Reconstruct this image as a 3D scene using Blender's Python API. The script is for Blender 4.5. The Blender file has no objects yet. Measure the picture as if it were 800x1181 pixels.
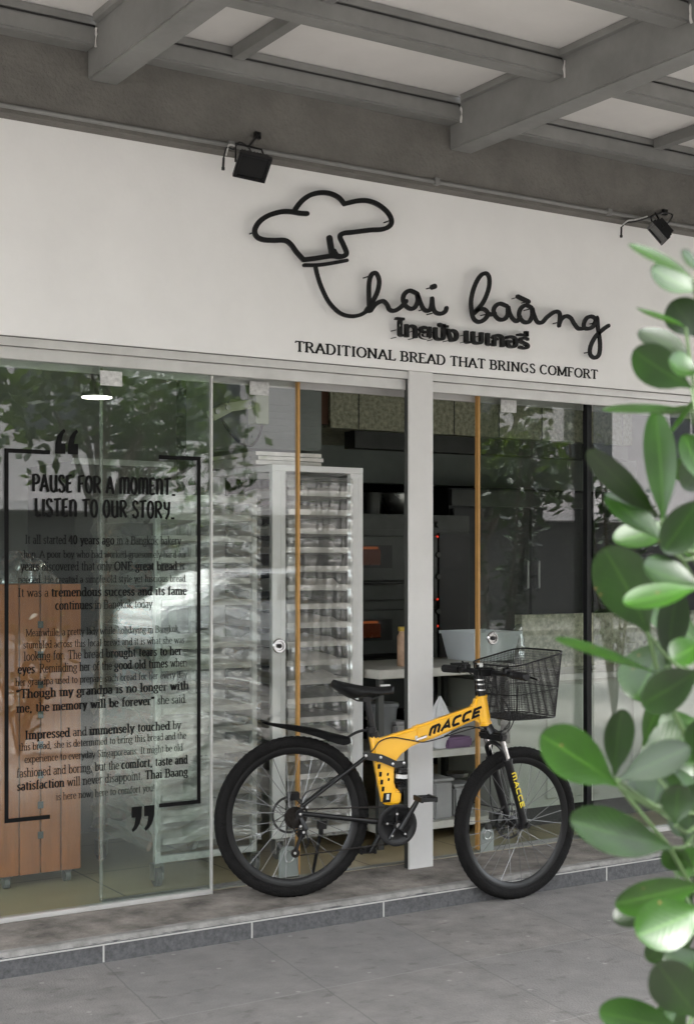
import bpy, bmesh, math, random
from mathutils import Vector, Matrix, noise
random.seed(11)
R = math.radians
PI = math.pi
S = bpy.context.scene
COL = S.collection

# ------------------------------------------------------------------ camera
F = 1630.0; CX = 400.0; HY = 647.0; YAW = R(32.4)
FW = Vector((math.sin(YAW), math.cos(YAW), 0)); RT = Vector((math.cos(YAW), -math.sin(YAW), 0))
CAM = Vector((0, 0, 1.5))
cd = bpy.data.cameras.new('camera'); cam = bpy.data.objects.new('camera', cd); COL.objects.link(cam)
cam.location = CAM; cam.rotation_euler = (R(90), 0, -YAW)
cd.sensor_width = 36; cd.lens = F / 1181 * 36; cd.shift_y = (HY - 590.5) / 1181
cd.clip_start = 0.05; cd.clip_end = 500
cd.dof.use_dof = True; cd.dof.focus_distance = 6.0; cd.dof.aperture_fstop = 8.0
S.camera = cam
# ------------------------------------------------------------------ light
SUN_EL, SUN_AZ = R(70), R(200)       # azimuth measured from +Y clockwise
w = bpy.data.worlds.new('World'); S.world = w; w.use_nodes = True
nt = w.node_tree; bg = nt.nodes['Background']
sky = nt.nodes.new('ShaderNodeTexSky'); sky.sky_type = 'NISHITA'; sky.sun_disc = False
sky.sun_elevation = SUN_EL; sky.sun_rotation = SUN_AZ; sky.dust_density = 4.0; sky.air_density = 1.0
hs = nt.nodes.new('ShaderNodeHueSaturation'); hs.inputs['Saturation'].default_value = 0.22
wm = nt.nodes.new('ShaderNodeMix'); wm.data_type = 'RGBA'; wm.blend_type = 'MULTIPLY'; wm.inputs[0].default_value = 1
wm.inputs[7].default_value = (0.985, 1.0, 0.995, 1)
nt.links.new(sky.outputs[0], hs.inputs['Color']); nt.links.new(hs.outputs[0], wm.inputs[6]); nt.links.new(wm.outputs[2], bg.inputs[0])
bg.inputs[1].default_value = 0.15
sl = bpy.data.lights.new('sun', 'SUN'); sl.energy = 1.0; sl.angle = R(20); sl.color = (1, 0.975, 0.94)
so = bpy.data.objects.new('sun', sl); COL.objects.link(so)
sd = Vector((math.sin(SUN_AZ) * math.cos(SUN_EL), math.cos(SUN_AZ) * math.cos(SUN_EL), math.sin(SUN_EL)))
so.rotation_euler = sd.to_track_quat('Z', 'Y').to_euler(); so.location = (0, -3, 12)
S.view_settings.view_transform = 'Standard'; S.view_settings.look = 'None'
S.view_settings.exposure = 3.55; S.view_settings.gamma = 1
S.cycles.max_bounces = 10; S.cycles.transparent_max_bounces = 24; S.cycles.use_denoising = True
S.cycles.sample_clamp_indirect = 6; S.cycles.diffuse_bounces = 5; S.cycles.glossy_bounces = 4
S.cycles.caustics_reflective = False; S.cycles.caustics_refractive = False

# ------------------------------------------------------------------ helpers
def ray(px, py):
    return FW + RT * ((px - CX) / F) + Vector((0, 0, 1)) * ((HY - py) / F)
def hit(px, py, o, n):
    d = ray(px, py); return CAM + d * ((o - CAM).dot(n) / d.dot(n))
def W(px, py, Y):                       # point of the vertical plane y = Y seen at a pixel of the photograph
    return hit(px, py, Vector((0, Y, 0)), Vector((0, 1, 0)))
def atd(px, py, d):                     # point at depth d
    return CAM + ray(px, py) * d
V = lambda *a: Vector(a)

class MB:
    def __init__(s): s.bm = bmesh.new(); s.uv = None
    def box(s, x0, x1, y0, y1, z0, z1):
        v = [s.bm.verts.new((x, y, z)) for z in (z0, z1) for y in (y0, y1) for x in (x0, x1)]
        for f in ((0,2,3,1),(4,5,7,6),(0,1,5,4),(2,6,7,3),(0,4,6,2),(1,3,7,5)): s.bm.faces.new([v[i] for i in f])
        return s
    def obox(s, c, ax, ay, az):           # oriented box, half vectors
        v = [s.bm.verts.new(c + ax * i + ay * j + az * k) for k in (-1, 1) for j in (-1, 1) for i in (-1, 1)]
        for f in ((0,2,3,1),(4,5,7,6),(0,1,5,4),(2,6,7,3),(0,4,6,2),(1,3,7,5)): s.bm.faces.new([v[i] for i in f])
        return s
    def tube(s, pts, r, n=8, cap=True, closed=False, rs=None, flat=None):
        pts = [Vector(p) for p in pts]; m = len(pts); rings = []
        up = None
        for i, p in enumerate(pts):
            if closed: t = pts[(i + 1) % m] - pts[i - 1]
            else: t = pts[min(i + 1, m - 1)] - pts[max(i - 1, 0)]
            t = t.normalized() if t.length > 1e-9 else V(0, 0, 1)
            if up is None:
                a = V(0, 0, 1) if abs(t.z) < .9 else V(1, 0, 0)
                up = (a - t * a.dot(t)).normalized()
            else:
                up = up - t * up.dot(t); up = up.normalized() if up.length > 1e-6 else t.orthogonal().normalized()
            sd_ = t.cross(up); rr = rs[i] if rs else r
            if flat:                       # flat = (normal, factor): squash along normal
                fn, ff = flat
            ring = []
            for k in range(n):
                a = 2 * PI * (k + .5) / n; o = up * (math.cos(a) * rr) + sd_ * (math.sin(a) * rr)
                if flat: o = o - fn * (o.dot(fn) * (1 - ff))
                ring.append(s.bm.verts.new(p + o))
            rings.append(ring)
        for i in range(m if closed else m - 1):
            a, b = rings[i], rings[(i + 1) % m]
            for k in range(n): s.bm.faces.new((a[k], a[(k + 1) % n], b[(k + 1) % n], b[k]))
        if cap and not closed:
            s.bm.faces.new(rings[0][::-1]); s.bm.faces.new(rings[-1])
        return s
    def lathe(s, c, prof, n=24, ax=V(0, 0, 1)):   # prof: list of (radius, height)
        ax = ax.normalized(); u = ax.orthogonal().normalized(); v_ = ax.cross(u); rings = []
        for r, h in prof:
            rings.append([s.bm.verts.new(c + ax * h + (u * math.cos(2 * PI * k / n) + v_ * math.sin(2 * PI * k / n)) * max(r, 1e-4)) for k in range(n)])
        for a, b in zip(rings, rings[1:]):
            for k in range(n): s.bm.faces.new((a[k], a[(k + 1) % n], b[(k + 1) % n], b[k]))
        if prof[0][0] > 1e-3: s.bm.faces.new(rings[0][::-1])
        if prof[-1][0] > 1e-3: s.bm.faces.new(rings[-1])
        return s
    def prism(s, pts, d):                 # planar polygon pts extruded by vector d
        a = [s.bm.verts.new(p) for p in pts]; b = [s.bm.verts.new(p + d) for p in pts]; n = len(pts)
        s.bm.faces.new(a); s.bm.faces.new(b[::-1])
        for i in range(n): s.bm.faces.new((a[i], b[i], b[(i + 1) % n], a[(i + 1) % n]))
        return s
    def quad(s, *p):
        s.bm.faces.new([s.bm.verts.new(q) for q in p]); return s
    def bevel(s, w_, seg=2, ang=30):
        bmesh.ops.recalc_face_normals(s.bm, faces=s.bm.faces)
        e = [e for e in s.bm.edges if len(e.link_faces) == 2 and e.calc_face_angle(0) > R(ang)]
        bmesh.ops.bevel(s.bm, geom=e, offset=w_, segments=seg, affect='EDGES', clamp_overlap=True); return s
    def grid(s, fn, nu, nv, uv=False):
        g = [[s.bm.verts.new(fn(i / nu, j / nv)) for j in range(nv + 1)] for i in range(nu + 1)]
        lay = s.bm.loops.layers.uv.verify() if uv else None
        for i in range(nu):
            for j in range(nv):
                f = s.bm.faces.new((g[i][j], g[i + 1][j], g[i + 1][j + 1], g[i][j + 1]))
                if uv:
                    for l, (a, b) in zip(f.loops, ((i, j), (i + 1, j), (i + 1, j + 1), (i, j + 1))): l[lay].uv = (a / nu, b / nv)
        return s
    def build(s, name, mat, parent=None, smooth=False, recalc=True, at=None):
        if recalc: bmesh.ops.recalc_face_normals(s.bm, faces=s.bm.faces)
        org = Vector((0, 0, 0))
        if parent is not None: org = root_of(parent)
        elif at is not None: org = Vector(at)
        if org.length: bmesh.ops.translate(s.bm, verts=s.bm.verts, vec=-org)
        me = bpy.data.meshes.new(name); s.bm.to_mesh(me); s.bm.free()
        if smooth:
            me.polygons.foreach_set('use_smooth', [True] * len(me.polygons))
            try: me.set_sharp_from_angle(angle=R(40))
            except Exception: pass
        me.materials.append(mat)
        o = bpy.data.objects.new(name, me); COL.objects.link(o)
        if parent is not None: o.parent = parent
        elif at is not None: o.location = org
        return o
def root_of(o):
    p = Vector(o.location)
    while o.parent: o = o.parent; p = p + Vector(o.location)
    return p
def thing(name, label, cat, loc, group=None):
    o = bpy.data.objects.new(name, None); COL.objects.link(o); o.location = loc; o.empty_display_size = .1
    o['label'] = label; o['category'] = cat
    if group: o['group'] = group
    return o
def tag(o, label, cat, group=None):
    o['label'] = label; o['category'] = cat
    if group: o['group'] = group
    return o
def struct(o): o['kind'] = 'structure'; return o
def stuff(o): o['kind'] = 'stuff'; return o

# ------------------------------------------------------------------ materials
def mat(name, col, rough=.6, metal=0, var=.0, vscale=4, bump=0, bscale=80, spec=.5, rvar=0, emit=None, es=0, trans=0, vcol=None, stretch=None, coat=0):
    m = bpy.data.materials.new(name); m.use_nodes = True; n = m.node_tree; p = n.nodes['Principled BSDF']
    c = (*col, 1)
    p.inputs['Base Color'].default_value = c; p.inputs['Roughness'].default_value = rough; p.inputs['Metallic'].default_value = metal
    p.inputs['Specular IOR Level'].default_value = spec
    if coat: p.inputs['Coat Weight'].default_value = coat
    if emit: p.inputs['Emission Color'].default_value = (*emit, 1); p.inputs['Emission Strength'].default_value = es
    tc = n.nodes.new('ShaderNodeTexCoord'); src = tc.outputs['Object']
    if stretch:
        mp = n.nodes.new('ShaderNodeMapping'); mp.inputs['Scale'].default_value = stretch; n.links.new(src, mp.inputs[0]); src = mp.outputs[0]
    if var or vcol or rvar:
        t = n.nodes.new('ShaderNodeTexNoise'); t.inputs['Scale'].default_value = vscale; t.inputs['Detail'].default_value = 8; t.inputs['Roughness'].default_value = .65
        n.links.new(src, t.inputs['Vector'])
        rp = n.nodes.new('ShaderNodeValToRGB'); rp.color_ramp.elements[0].position = .3; rp.color_ramp.elements[1].position = .7
        lo = vcol if vcol else tuple(x * (1 - var) for x in col)
        hi = tuple(min(1, x * (1 + var * .6)) for x in col)
        rp.color_ramp.elements[0].color = (*lo, 1); rp.color_ramp.elements[1].color = (*hi, 1)
        n.links.new(t.outputs[0], rp.inputs[0]); n.links.new(rp.outputs[0], p.inputs['Base Color'])
        if rvar:
            mr = n.nodes.new('ShaderNodeMapRange'); mr.inputs[3].default_value = max(0, rough - rvar); mr.inputs[4].default_value = min(1, rough + rvar)
            n.links.new(t.outputs[0], mr.inputs[0]); n.links.new(mr.outputs[0], p.inputs['Roughness'])
    if bump:
        t2 = n.nodes.new('ShaderNodeTexNoise'); t2.inputs['Scale'].default_value = bscale; t2.inputs['Detail'].default_value = 6
        n.links.new(src, t2.inputs['Vector'])
        b = n.nodes.new('ShaderNodeBump'); b.inputs['Strength'].default_value = bump; b.inputs['Distance'].default_value = .01
        n.links.new(t2.outputs[0], b.inputs['Height']); n.links.new(b.outputs[0], p.inputs['Normal'])
    return m
def glass(name, tint, f0=.045, haze=0.0):
    m = bpy.data.materials.new(name); m.use_nodes = True; n = m.node_tree; n.nodes.clear(); L = n.links.new
    out = n.nodes.new('ShaderNodeOutputMaterial'); tr = n.nodes.new('ShaderNodeBsdfTransparent'); tr.inputs[0].default_value = (*tint, 1)
    gl = n.nodes.new('ShaderNodeBsdfGlossy'); gl.inputs['Roughness'].default_value = 0.0; gl.inputs[0].default_value = (1, 1, 1, 1)
    geo = n.nodes.new('ShaderNodeNewGeometry'); dt = n.nodes.new('ShaderNodeVectorMath'); dt.operation = 'DOT_PRODUCT'
    L(geo.outputs['Normal'], dt.inputs[0]); L(geo.outputs['Incoming'], dt.inputs[1])
    ab = n.nodes.new('ShaderNodeMath'); ab.operation = 'ABSOLUTE'; L(dt.outputs['Value'], ab.inputs[0])
    om = n.nodes.new('ShaderNodeMath'); om.operation = 'SUBTRACT'; om.inputs[0].default_value = 1; L(ab.outputs[0], om.inputs[1])
    pw = n.nodes.new('ShaderNodeMath'); pw.operation = 'POWER'; pw.inputs[1].default_value = 5; L(om.outputs[0], pw.inputs[0])
    ma = n.nodes.new('ShaderNodeMath'); ma.operation = 'MULTIPLY_ADD'; ma.inputs[1].default_value = 1 - f0; ma.inputs[2].default_value = f0; L(pw.outputs[0], ma.inputs[0])
    mx = n.nodes.new('ShaderNodeMixShader'); L(ma.outputs[0], mx.inputs[0]); L(tr.outputs[0], mx.inputs[1]); L(gl.outputs[0], mx.inputs[2])
    res = mx
    if haze:      # pale noisy veil painted in for the hazy reflection on the pane
        df = n.nodes.new('ShaderNodeBsdfDiffuse'); df.inputs[0].default_value = (.55, .57, .54, 1)
        tc = n.nodes.new('ShaderNodeTexCoord'); mp = n.nodes.new('ShaderNodeMapping'); mp.inputs['Scale'].default_value = (1.6, 1, 1.0); L(tc.outputs['Object'], mp.inputs[0])
        t = n.nodes.new('ShaderNodeTexNoise'); t.inputs['Scale'].default_value = 1.6; t.inputs['Detail'].default_value = 7; t.inputs['Roughness'].default_value = .6; L(mp.outputs[0], t.inputs['Vector'])
        mr = n.nodes.new('ShaderNodeMapRange'); mr.inputs[1].default_value = .4; mr.inputs[2].default_value = .75; mr.inputs[3].default_value = haze * .25; mr.inputs[4].default_value = haze
        L(t.outputs[0], mr.inputs[0])
        m2 = n.nodes.new('ShaderNodeMixShader'); L(mr.outputs[0], m2.inputs[0]); L(mx.outputs[0], m2.inputs[1]); L(df.outputs[0], m2.inputs[2]); res = m2
    L(res.outputs[0], out.inputs[0]); return m
def film(name, op=.18, white=.12):
    m = bpy.data.materials.new(name); m.use_nodes = True; n = m.node_tree; n.nodes.clear(); L = n.links.new
    out = n.nodes.new('ShaderNodeOutputMaterial'); tr = n.nodes.new('ShaderNodeBsdfTransparent'); tr.inputs[0].default_value = (.93, .94, .93, 1)
    gl = n.nodes.new('ShaderNodeBsdfGlossy'); gl.inputs['Roughness'].default_value = .12; gl.inputs[0].default_value = (.9, .9, .9, 1)
    df = n.nodes.new('ShaderNodeBsdfDiffuse'); df.inputs[0].default_value = (.75, .76, .74, 1)
    lw = n.nodes.new('ShaderNodeLayerWeight'); lw.inputs[0].default_value = .35
    ad = n.nodes.new('ShaderNodeMath'); ad.operation = 'ADD'; ad.inputs[1].default_value = op; L(lw.outputs['Facing'], ad.inputs[0])
    m1 = n.nodes.new('ShaderNodeMixShader'); L(ad.outputs[0], m1.inputs[0]); L(tr.outputs[0], m1.inputs[1]); L(gl.outputs[0], m1.inputs[2])
    m2 = n.nodes.new('ShaderNodeMixShader'); m2.inputs[0].default_value = white; L(m1.outputs[0], m2.inputs[1]); L(df.outputs[0], m2.inputs[2])
    L(m2.outputs[0], out.inputs[0]); return m

M = dict(
    sign=mat('painted_sign_white', (.83, .825, .805), .75, var=.05, vscale=2.2, bump=.08, bscale=60),
    concrete=mat('rough_painted_concrete', (.150, .143, .128), .9, var=.22, vscale=5, bump=.9, bscale=55),
    steel_paint=mat('grey_painted_steel', (.215, .215, .206), .55, var=.22, vscale=3.5, bump=.05, bscale=40),
    panel=mat('canopy_panel', (.70, .685, .665), .7, var=.08, vscale=2),
    dark_gap=mat('dark_gap_strip', (.03, .03, .03), .8),
    alu=mat('brushed_aluminium', (.62, .61, .59), .42, .55, var=.10, vscale=8, bump=.04, bscale=30),
    post=mat('white_powder_coat', (.66, .655, .64), .5, var=.06, vscale=5, bump=.02),
    black=mat('black_acrylic', (.005, .005, .005), .5, spec=.25),
    vinyl=mat('black_vinyl', (.003, .003, .003), .6, spec=.15),
    ink=mat('black_ink', (.006, .006, .006), .6, spec=.2),
    amber=mat('amber_edge_strip', (.50, .27, .08), .45, var=.15, vscale=12),
    jamb=mat('black_jamb', (.005, .005, .006), .4, spec=.3),
    step=mat('worn_step_stone', (.23, .205, .18), .85, vcol=(.062, .054, .046), var=.35, vscale=7, bump=.5, bscale=90),
    kerb=mat('dark_kerb_granite', (.085, .085, .088), .75, var=.45, vscale=60, bump=.3, bscale=140),
    nosing=mat('worn_kerb_nosing', (.26, .25, .235), .8, vcol=(.13, .125, .115), var=.2, vscale=14, bump=.3),
    grout=mat('pale_grout', (.42, .41, .39), .9),
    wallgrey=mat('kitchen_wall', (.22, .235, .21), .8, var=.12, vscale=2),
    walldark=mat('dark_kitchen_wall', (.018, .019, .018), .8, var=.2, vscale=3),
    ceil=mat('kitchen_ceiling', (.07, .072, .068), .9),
    wood=mat('orange_brown_wood', (.36, .115, .03), .5, var=.22, vscale=5, stretch=(6, 6, .8)),
    brass=mat('brass', (.5, .4, .2), .35, 1),
    rackwhite=mat('white_rack_aluminium', (.90, .91, .90), .45, 0, var=.06, vscale=8),
    rackgrey=mat('scuffed_aluminium', (.66, .67, .65), .4, .3, var=.25, vscale=30),
    tray=mat('baking_tray', (.74, .72, .68), .4, .5, var=.25, vscale=9),
    bread=mat('bread_bags', (.86, .82, .76), .5, var=.22, vscale=14, bump=.5, bscale=20),
    film=film('clear_plastic_film', .06, .14), filmd=film('cloudy_plastic_film', .12, .10),
    steel=mat('brushed_steel', (.42, .43, .41), .3, .9, var=.15, vscale=5, rvar=.12),
    steeld=mat('dull_steel', (.085, .088, .083), .42, .6, var=.25, vscale=4, rvar=.1),
    mottle_reflect=mat('galvanised_painted_reflections', (.62, .62, .46), .45, .2, vcol=(.19, .19, .12), var=.2, vscale=38, bump=.2, bscale=30),  # mottled reflections painted into the colour of the galvanised steel
    ovendark=mat('oven_black_front', (.02, .02, .02), .3),
    fridge=mat('dark_fridge_steel', (.035, .037, .038), .35, .4, var=.3, vscale=3, rvar=.08),
    tabletop=mat('pale_worktop', (.58, .57, .52), .5, var=.12, vscale=10),
    tub=mat('pale_plastic_tub', (.74, .79, .82), .45, var=.05),
    bin=mat('grey_plastic_bin', (.20, .21, .215), .5, var=.1),
    clearbox=mat('cloudy_storage_box', (.34, .34, .34), .35, var=.15, vscale=9),
    bottle=mat('tan_bottle', (.50, .33, .22), .5, var=.25, vscale=22), cap=mat('yellow_cap', (.55, .38, .06), .5),
    red=mat('terracotta_pan', (.12, .05, .022), .6), bagwhite=mat('white_bag', (.75, .75, .76), .5, bump=.3, bscale=15),
    bagpurple=mat('purple_packet', (.20, .12, .22), .6, var=.3),
    counter=mat('pale_green_counter', (.55, .58, .52), .5, .2, var=.12, vscale=4),
    arm=mat('pale_green_enamel', (.42, .47, .34), .5, var=.1),
    duct=mat('grey_green_duct', (.24, .27, .25), .55, var=.12, vscale=5),
    wire=mat('black_cable', (.012, .012, .012), .5),
    label=mat('white_label', (.6, .6, .58), .6, var=.3, vscale=60),
    tyre=mat('tyre_rubber', (.0085, .008, .0078), .85, var=.35, vscale=30, bump=.6, bscale=160, spec=.15),
    rim=mat('black_rim', (.008, .008, .008), .4, spec=.3), spoke=mat('spoke_steel', (.16, .16, .16), .35, .7),
    bblack=mat('satin_black', (.005, .005, .0055), .35, spec=.4), plastic=mat('black_plastic', (.009, .009, .0095), .5, spec=.35),
    chrome=mat('chrome', (.62, .61, .60), .18, 1), silver=mat('silver_bolt', (.6, .6, .6), .3, 1),
    yellow=mat('yellow_frame_paint', (.84, .44, .010), .32, coat=.5, var=.03), ylet=mat('yellow_decal', (.80, .62, .03), .5),
    rust=mat('chain_steel', (.014, .011, .009), .5, .3, spec=.3), red_led=mat('red_lamp', (.5, .02, .01), .5, emit=(1, .05, .02), es=.06),
    saddle=mat('saddle_vinyl', (.007, .007, .0075), .5, spec=.35, bump=.15, bscale=200),
    lamp=mat('lit_lamp', (.9, .88, .8), .5, emit=(1, .93, .8), es=1.0), lampshade=mat('dark_enamel', (.06, .06, .058), .4),
    glow=mat('oven_glow', (.06, .02, .01), .4, emit=(1, .25, .05), es=.012),
    caster=mat('caster_grey', (.12, .12, .12), .5),
    bark=mat('brown_stem', (.10, .075, .05), .8, var=.3), stemg=mat('green_stem', (.03, .06, .012), .6, var=.2),
    glass_l=glass('green_tinted_pane', (.91, .95, .925), .050, .05), glass_d=glass('door_pane', (.95, .965, .955), .035, .02),
    glass_e=glass('grey_door_pane', (.84, .86, .84), .05, .02), glass_r=glass('dusky_pane', (.80, .82, .80), .095, .02),
    bwall=mat('pale_render', (.74, .68, .66), .8, var=.05, vscale=.5), bglass=mat('far_window_glass', (.03, .035, .04), .1),
    bdark=mat('far_shopfront', (.035, .03, .03), .5), bwarm=mat('lit_shop_window', (.6, .3, .1), .5, emit=(1, .6, .3), es=.8),
    asphalt=mat('asphalt', (.055, .055, .057), .9, var=.25, vscale=6, bump=.4), roof=mat('far_roof', (.12, .11, .10), .8),
    ovenwarm=mat('warm_oven_glass', (.025, .010, .006), .25, var=.6, vscale=9, emit=(1, .2, .05), es=.0015),
    discsteel=mat('dark_disc_steel', (.05, .05, .05), .35, .8), linkgrey=mat('charcoal_link', (.02, .02, .02), .45, spec=.4),
    carwhite=mat('white_car_paint', (.8, .8, .8), .25, coat=.6),
    lens=mat('flood_lens', (.015, .015, .015), .2, spec=.3),
)
def leafmat(name, top, under, rough=.28, tr=.25):
    m = bpy.data.materials.new(name); m.use_nodes = True; n = m.node_tree; p = n.nodes['Principled BSDF']; L = n.links.new
    uv = n.nodes.new('ShaderNodeUVMap'); sx = n.nodes.new('ShaderNodeSeparateXYZ'); L(uv.outputs[0], sx.inputs[0])
    a = n.nodes.new('ShaderNodeMath'); a.operation = 'SUBTRACT'; a.inputs[1].default_value = .5; L(sx.outputs[1], a.inputs[0])
    b = n.nodes.new('ShaderNodeMath'); b.operation = 'ABSOLUTE'; L(a.outputs[0], b.inputs[0])
    c = n.nodes.new('ShaderNodeMapRange'); c.inputs[1].default_value = .008; c.inputs[2].default_value = .045; c.inputs[3].default_value = 1; c.inputs[4].default_value = 0; L(b.outputs[0], c.inputs[0])
    # side veins running forward from the midrib
    vv = n.nodes.new('ShaderNodeMath'); vv.operation = 'MULTIPLY_ADD'; vv.inputs[1].default_value = -.55; L(b.outputs[0], vv.inputs[0]); L(sx.outputs[0], vv.inputs[2])
    vs = n.nodes.new('ShaderNodeMath'); vs.operation = 'MULTIPLY'; vs.inputs[1].default_value = 75; L(vv.outputs[0], vs.inputs[0])
    vsn = n.nodes.new('ShaderNodeMath'); vsn.operation = 'SINE'; L(vs.outputs[0], vsn.inputs[0])
    tc = n.nodes.new('ShaderNodeTexCoord'); t = n.nodes.new('ShaderNodeTexNoise'); t.inputs['Scale'].default_value = 22; t.inputs['Detail'].default_value = 4; L(tc.outputs['Object'], t.inputs['Vector'])
    rp = n.nodes.new('ShaderNodeValToRGB'); rp.color_ramp.elements[0].position = .3; rp.color_ramp.elements[1].position = .72
    rp.color_ramp.elements[0].color = (*[x * .65 for x in top], 1); rp.color_ramp.elements[1].color = (*[x * 1.25 for x in top], 1); L(t.outputs[0], rp.inputs[0])
    mx = n.nodes.new('ShaderNodeMix'); mx.data_type = 'RGBA'; L(c.outputs[0], mx.inputs[0]); L(rp.outputs[0], mx.inputs[6]); mx.inputs[7].default_value = (*under, 1)
    u2 = n.nodes.new('ShaderNodeUVMap'); u2.uv_map = 'leafvar'; s2 = n.nodes.new('ShaderNodeSeparateXYZ'); L(u2.outputs[0], s2.inputs[0])
    k1 = n.nodes.new('ShaderNodeMath'); k1.operation = 'MULTIPLY_ADD'; k1.inputs[1].default_value = 1.25; k1.inputs[2].default_value = .35; L(s2.outputs[0], k1.inputs[0])
    vo = n.nodes.new('ShaderNodeTexVoronoi'); vo.inputs['Scale'].default_value = 38; L(tc.outputs['Object'], vo.inputs['Vector'])
    lt = n.nodes.new('ShaderNodeMath'); lt.operation = 'LESS_THAN'; lt.inputs[1].default_value = .055; L(vo.outputs['Distance'], lt.inputs[0])
    sc_ = n.nodes.new('ShaderNodeVectorMath'); sc_.operation = 'SCALE'; L(mx.outputs[2], sc_.inputs[0]); L(k1.outputs[0], sc_.inputs['Scale'])
    sp = n.nodes.new('ShaderNodeMix'); sp.data_type = 'RGBA'; L(lt.outputs[0], sp.inputs[0]); L(sc_.outputs[0], sp.inputs[6]); sp.inputs[7].default_value = (.09, .06, .02, 1)
    L(sp.outputs[2], p.inputs['Base Color']); p.inputs['Roughness'].default_value = rough; p.inputs['Specular IOR Level'].default_value = .38
    bp = n.nodes.new('ShaderNodeBump'); bp.inputs['Strength'].default_value = .06; bp.inputs['Distance'].default_value = .001; L(vsn.outputs[0], bp.inputs['Height']); L(bp.outputs[0], p.inputs['Normal'])
    tl = n.nodes.new('ShaderNodeBsdfTranslucent'); k2 = n.nodes.new('ShaderNodeVectorMath'); k2.operation = 'SCALE'; k2.inputs[0].default_value = (top[0] * 4.2, top[1] * 3.0, top[2] * 1.2); L(k1.outputs[0], k2.inputs['Scale']); L(k2.outputs[0], tl.inputs[0])
    ms = n.nodes.new('ShaderNodeMixShader'); ms.inputs[0].default_value = tr
    L(p.outputs[0], ms.inputs[1]); L(tl.outputs[0], ms.inputs[2]); L(ms.outputs[0], n.nodes['Material Output'].inputs[0]); return m
M['leaf'] = leafmat('glossy_leaf', (.0075, .029, .0008), (.018, .052, .004), .36, .15)
M['treeleaf'] = leafmat('tree_leaf', (.07, .16, .04), (.05, .11, .03), .5, .3)

def pavemat():
    m = mat('pavement_tiles', (.185, .172, .160), .85, var=.34, vscale=7, bump=.6, bscale=120); n = m.node_tree; L = n.links.new
    p = n.nodes['Principled BSDF']; base = p.inputs['Base Color'].links[0].from_socket
    tc = n.nodes.new('ShaderNodeTexCoord'); sx = n.nodes.new('ShaderNodeSeparateXYZ'); L(tc.outputs['Object'], sx.inputs[0])
    def mth(op, a, b=None, c=None):
        k = n.nodes.new('ShaderNodeMath'); k.operation = op
        for i, v_ in enumerate((a, b, c)):
            if v_ is None: continue
            if isinstance(v_, (int, float)): k.inputs[i].default_value = v_
            else: L(v_, k.inputs[i])
        return k.outputs[0]
    wob = n.nodes.new('ShaderNodeTexNoise'); wob.inputs['Scale'].default_value = 9; L(tc.outputs['Object'], wob.inputs['Vector'])
    wv = mth('MULTIPLY', mth('SUBTRACT', wob.outputs[0], .5), .012)
    yy = mth('ADD', sx.outputs[1], wv)
    xs = mth('ADD', mth('SUBTRACT', sx.outputs[0], mth('MULTIPLY', mth('SUBTRACT', sx.outputs[1], 4.94), .136)), wv)
    fx = mth('ABSOLUTE', mth('SUBTRACT', mth('FRACT', mth('DIVIDE', mth('SUBTRACT', xs, 2.06 - .315), .63)), .5))
    fy = mth('ABSOLUTE', mth('SUBTRACT', mth('FRACT', mth('DIVIDE', mth('SUBTRACT', yy, 4.23 - .355), .71)), .5))
    jx = mth('LESS_THAN', fx, .0055); jy = mth('LESS_THAN', fy, .0055)
    def mixc(fac, a, col, k):
        x = n.nodes.new('ShaderNodeMix'); x.data_type = 'RGBA'; L(mth('MULTIPLY', fac, k), x.inputs[0]); L(a, x.inputs[6]); x.inputs[7].default_value = (*col, 1); return x.outputs[2]
    # per-tile tone
    cell = n.nodes.new('ShaderNodeTexWhiteNoise'); cell.noise_dimensions = '2D'; cb = n.nodes.new('ShaderNodeCombineXYZ')
    L(mth('FLOOR', mth('DIVIDE', mth('SUBTRACT', xs, 2.06), .63)), cb.inputs[0]); L(mth('FLOOR', mth('DIVIDE', mth('SUBTRACT', yy, 4.23), .71)), cb.inputs[1]); L(cb.outputs[0], cell.inputs['Vector'])
    c0 = mixc(cell.outputs[0], base, (.15, .147, .145), .45)
    # stains
    st = n.nodes.new('ShaderNodeTexNoise'); st.inputs['Scale'].default_value = 11; st.inputs['Detail'].default_value = 5
    mp = n.nodes.new('ShaderNodeMapping'); mp.inputs['Scale'].default_value = (1, 1.3, 1); L(tc.outputs['Object'], mp.inputs[0]); L(mp.outputs[0], st.inputs['Vector'])
    mr = n.nodes.new('ShaderNodeMapRange'); mr.inputs[1].default_value = .59; mr.inputs[2].default_value = .70; L(st.outputs[0], mr.inputs[0])
    c1 = mixc(mr.outputs[0], c0, (.07, .063, .058), .5)
    # pale specks of grit
    vo = n.nodes.new('ShaderNodeTexVoronoi'); vo.inputs['Scale'].default_value = 9; vo.inputs['Randomness'].default_value = 1; L(tc.outputs['Object'], vo.inputs['Vector'])
    c2 = mixc(mth('LESS_THAN', vo.outputs['Distance'], .085), c1, (.36, .34, .32), .4)
    c3 = mixc(jx, c2, (.07, .068, .065), .42); c4 = mixc(jy, c3, (.26, .255, .24), .4)
    L(c4, p.inputs['Base Color']); return m
M['pave'] = pavemat()
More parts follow.
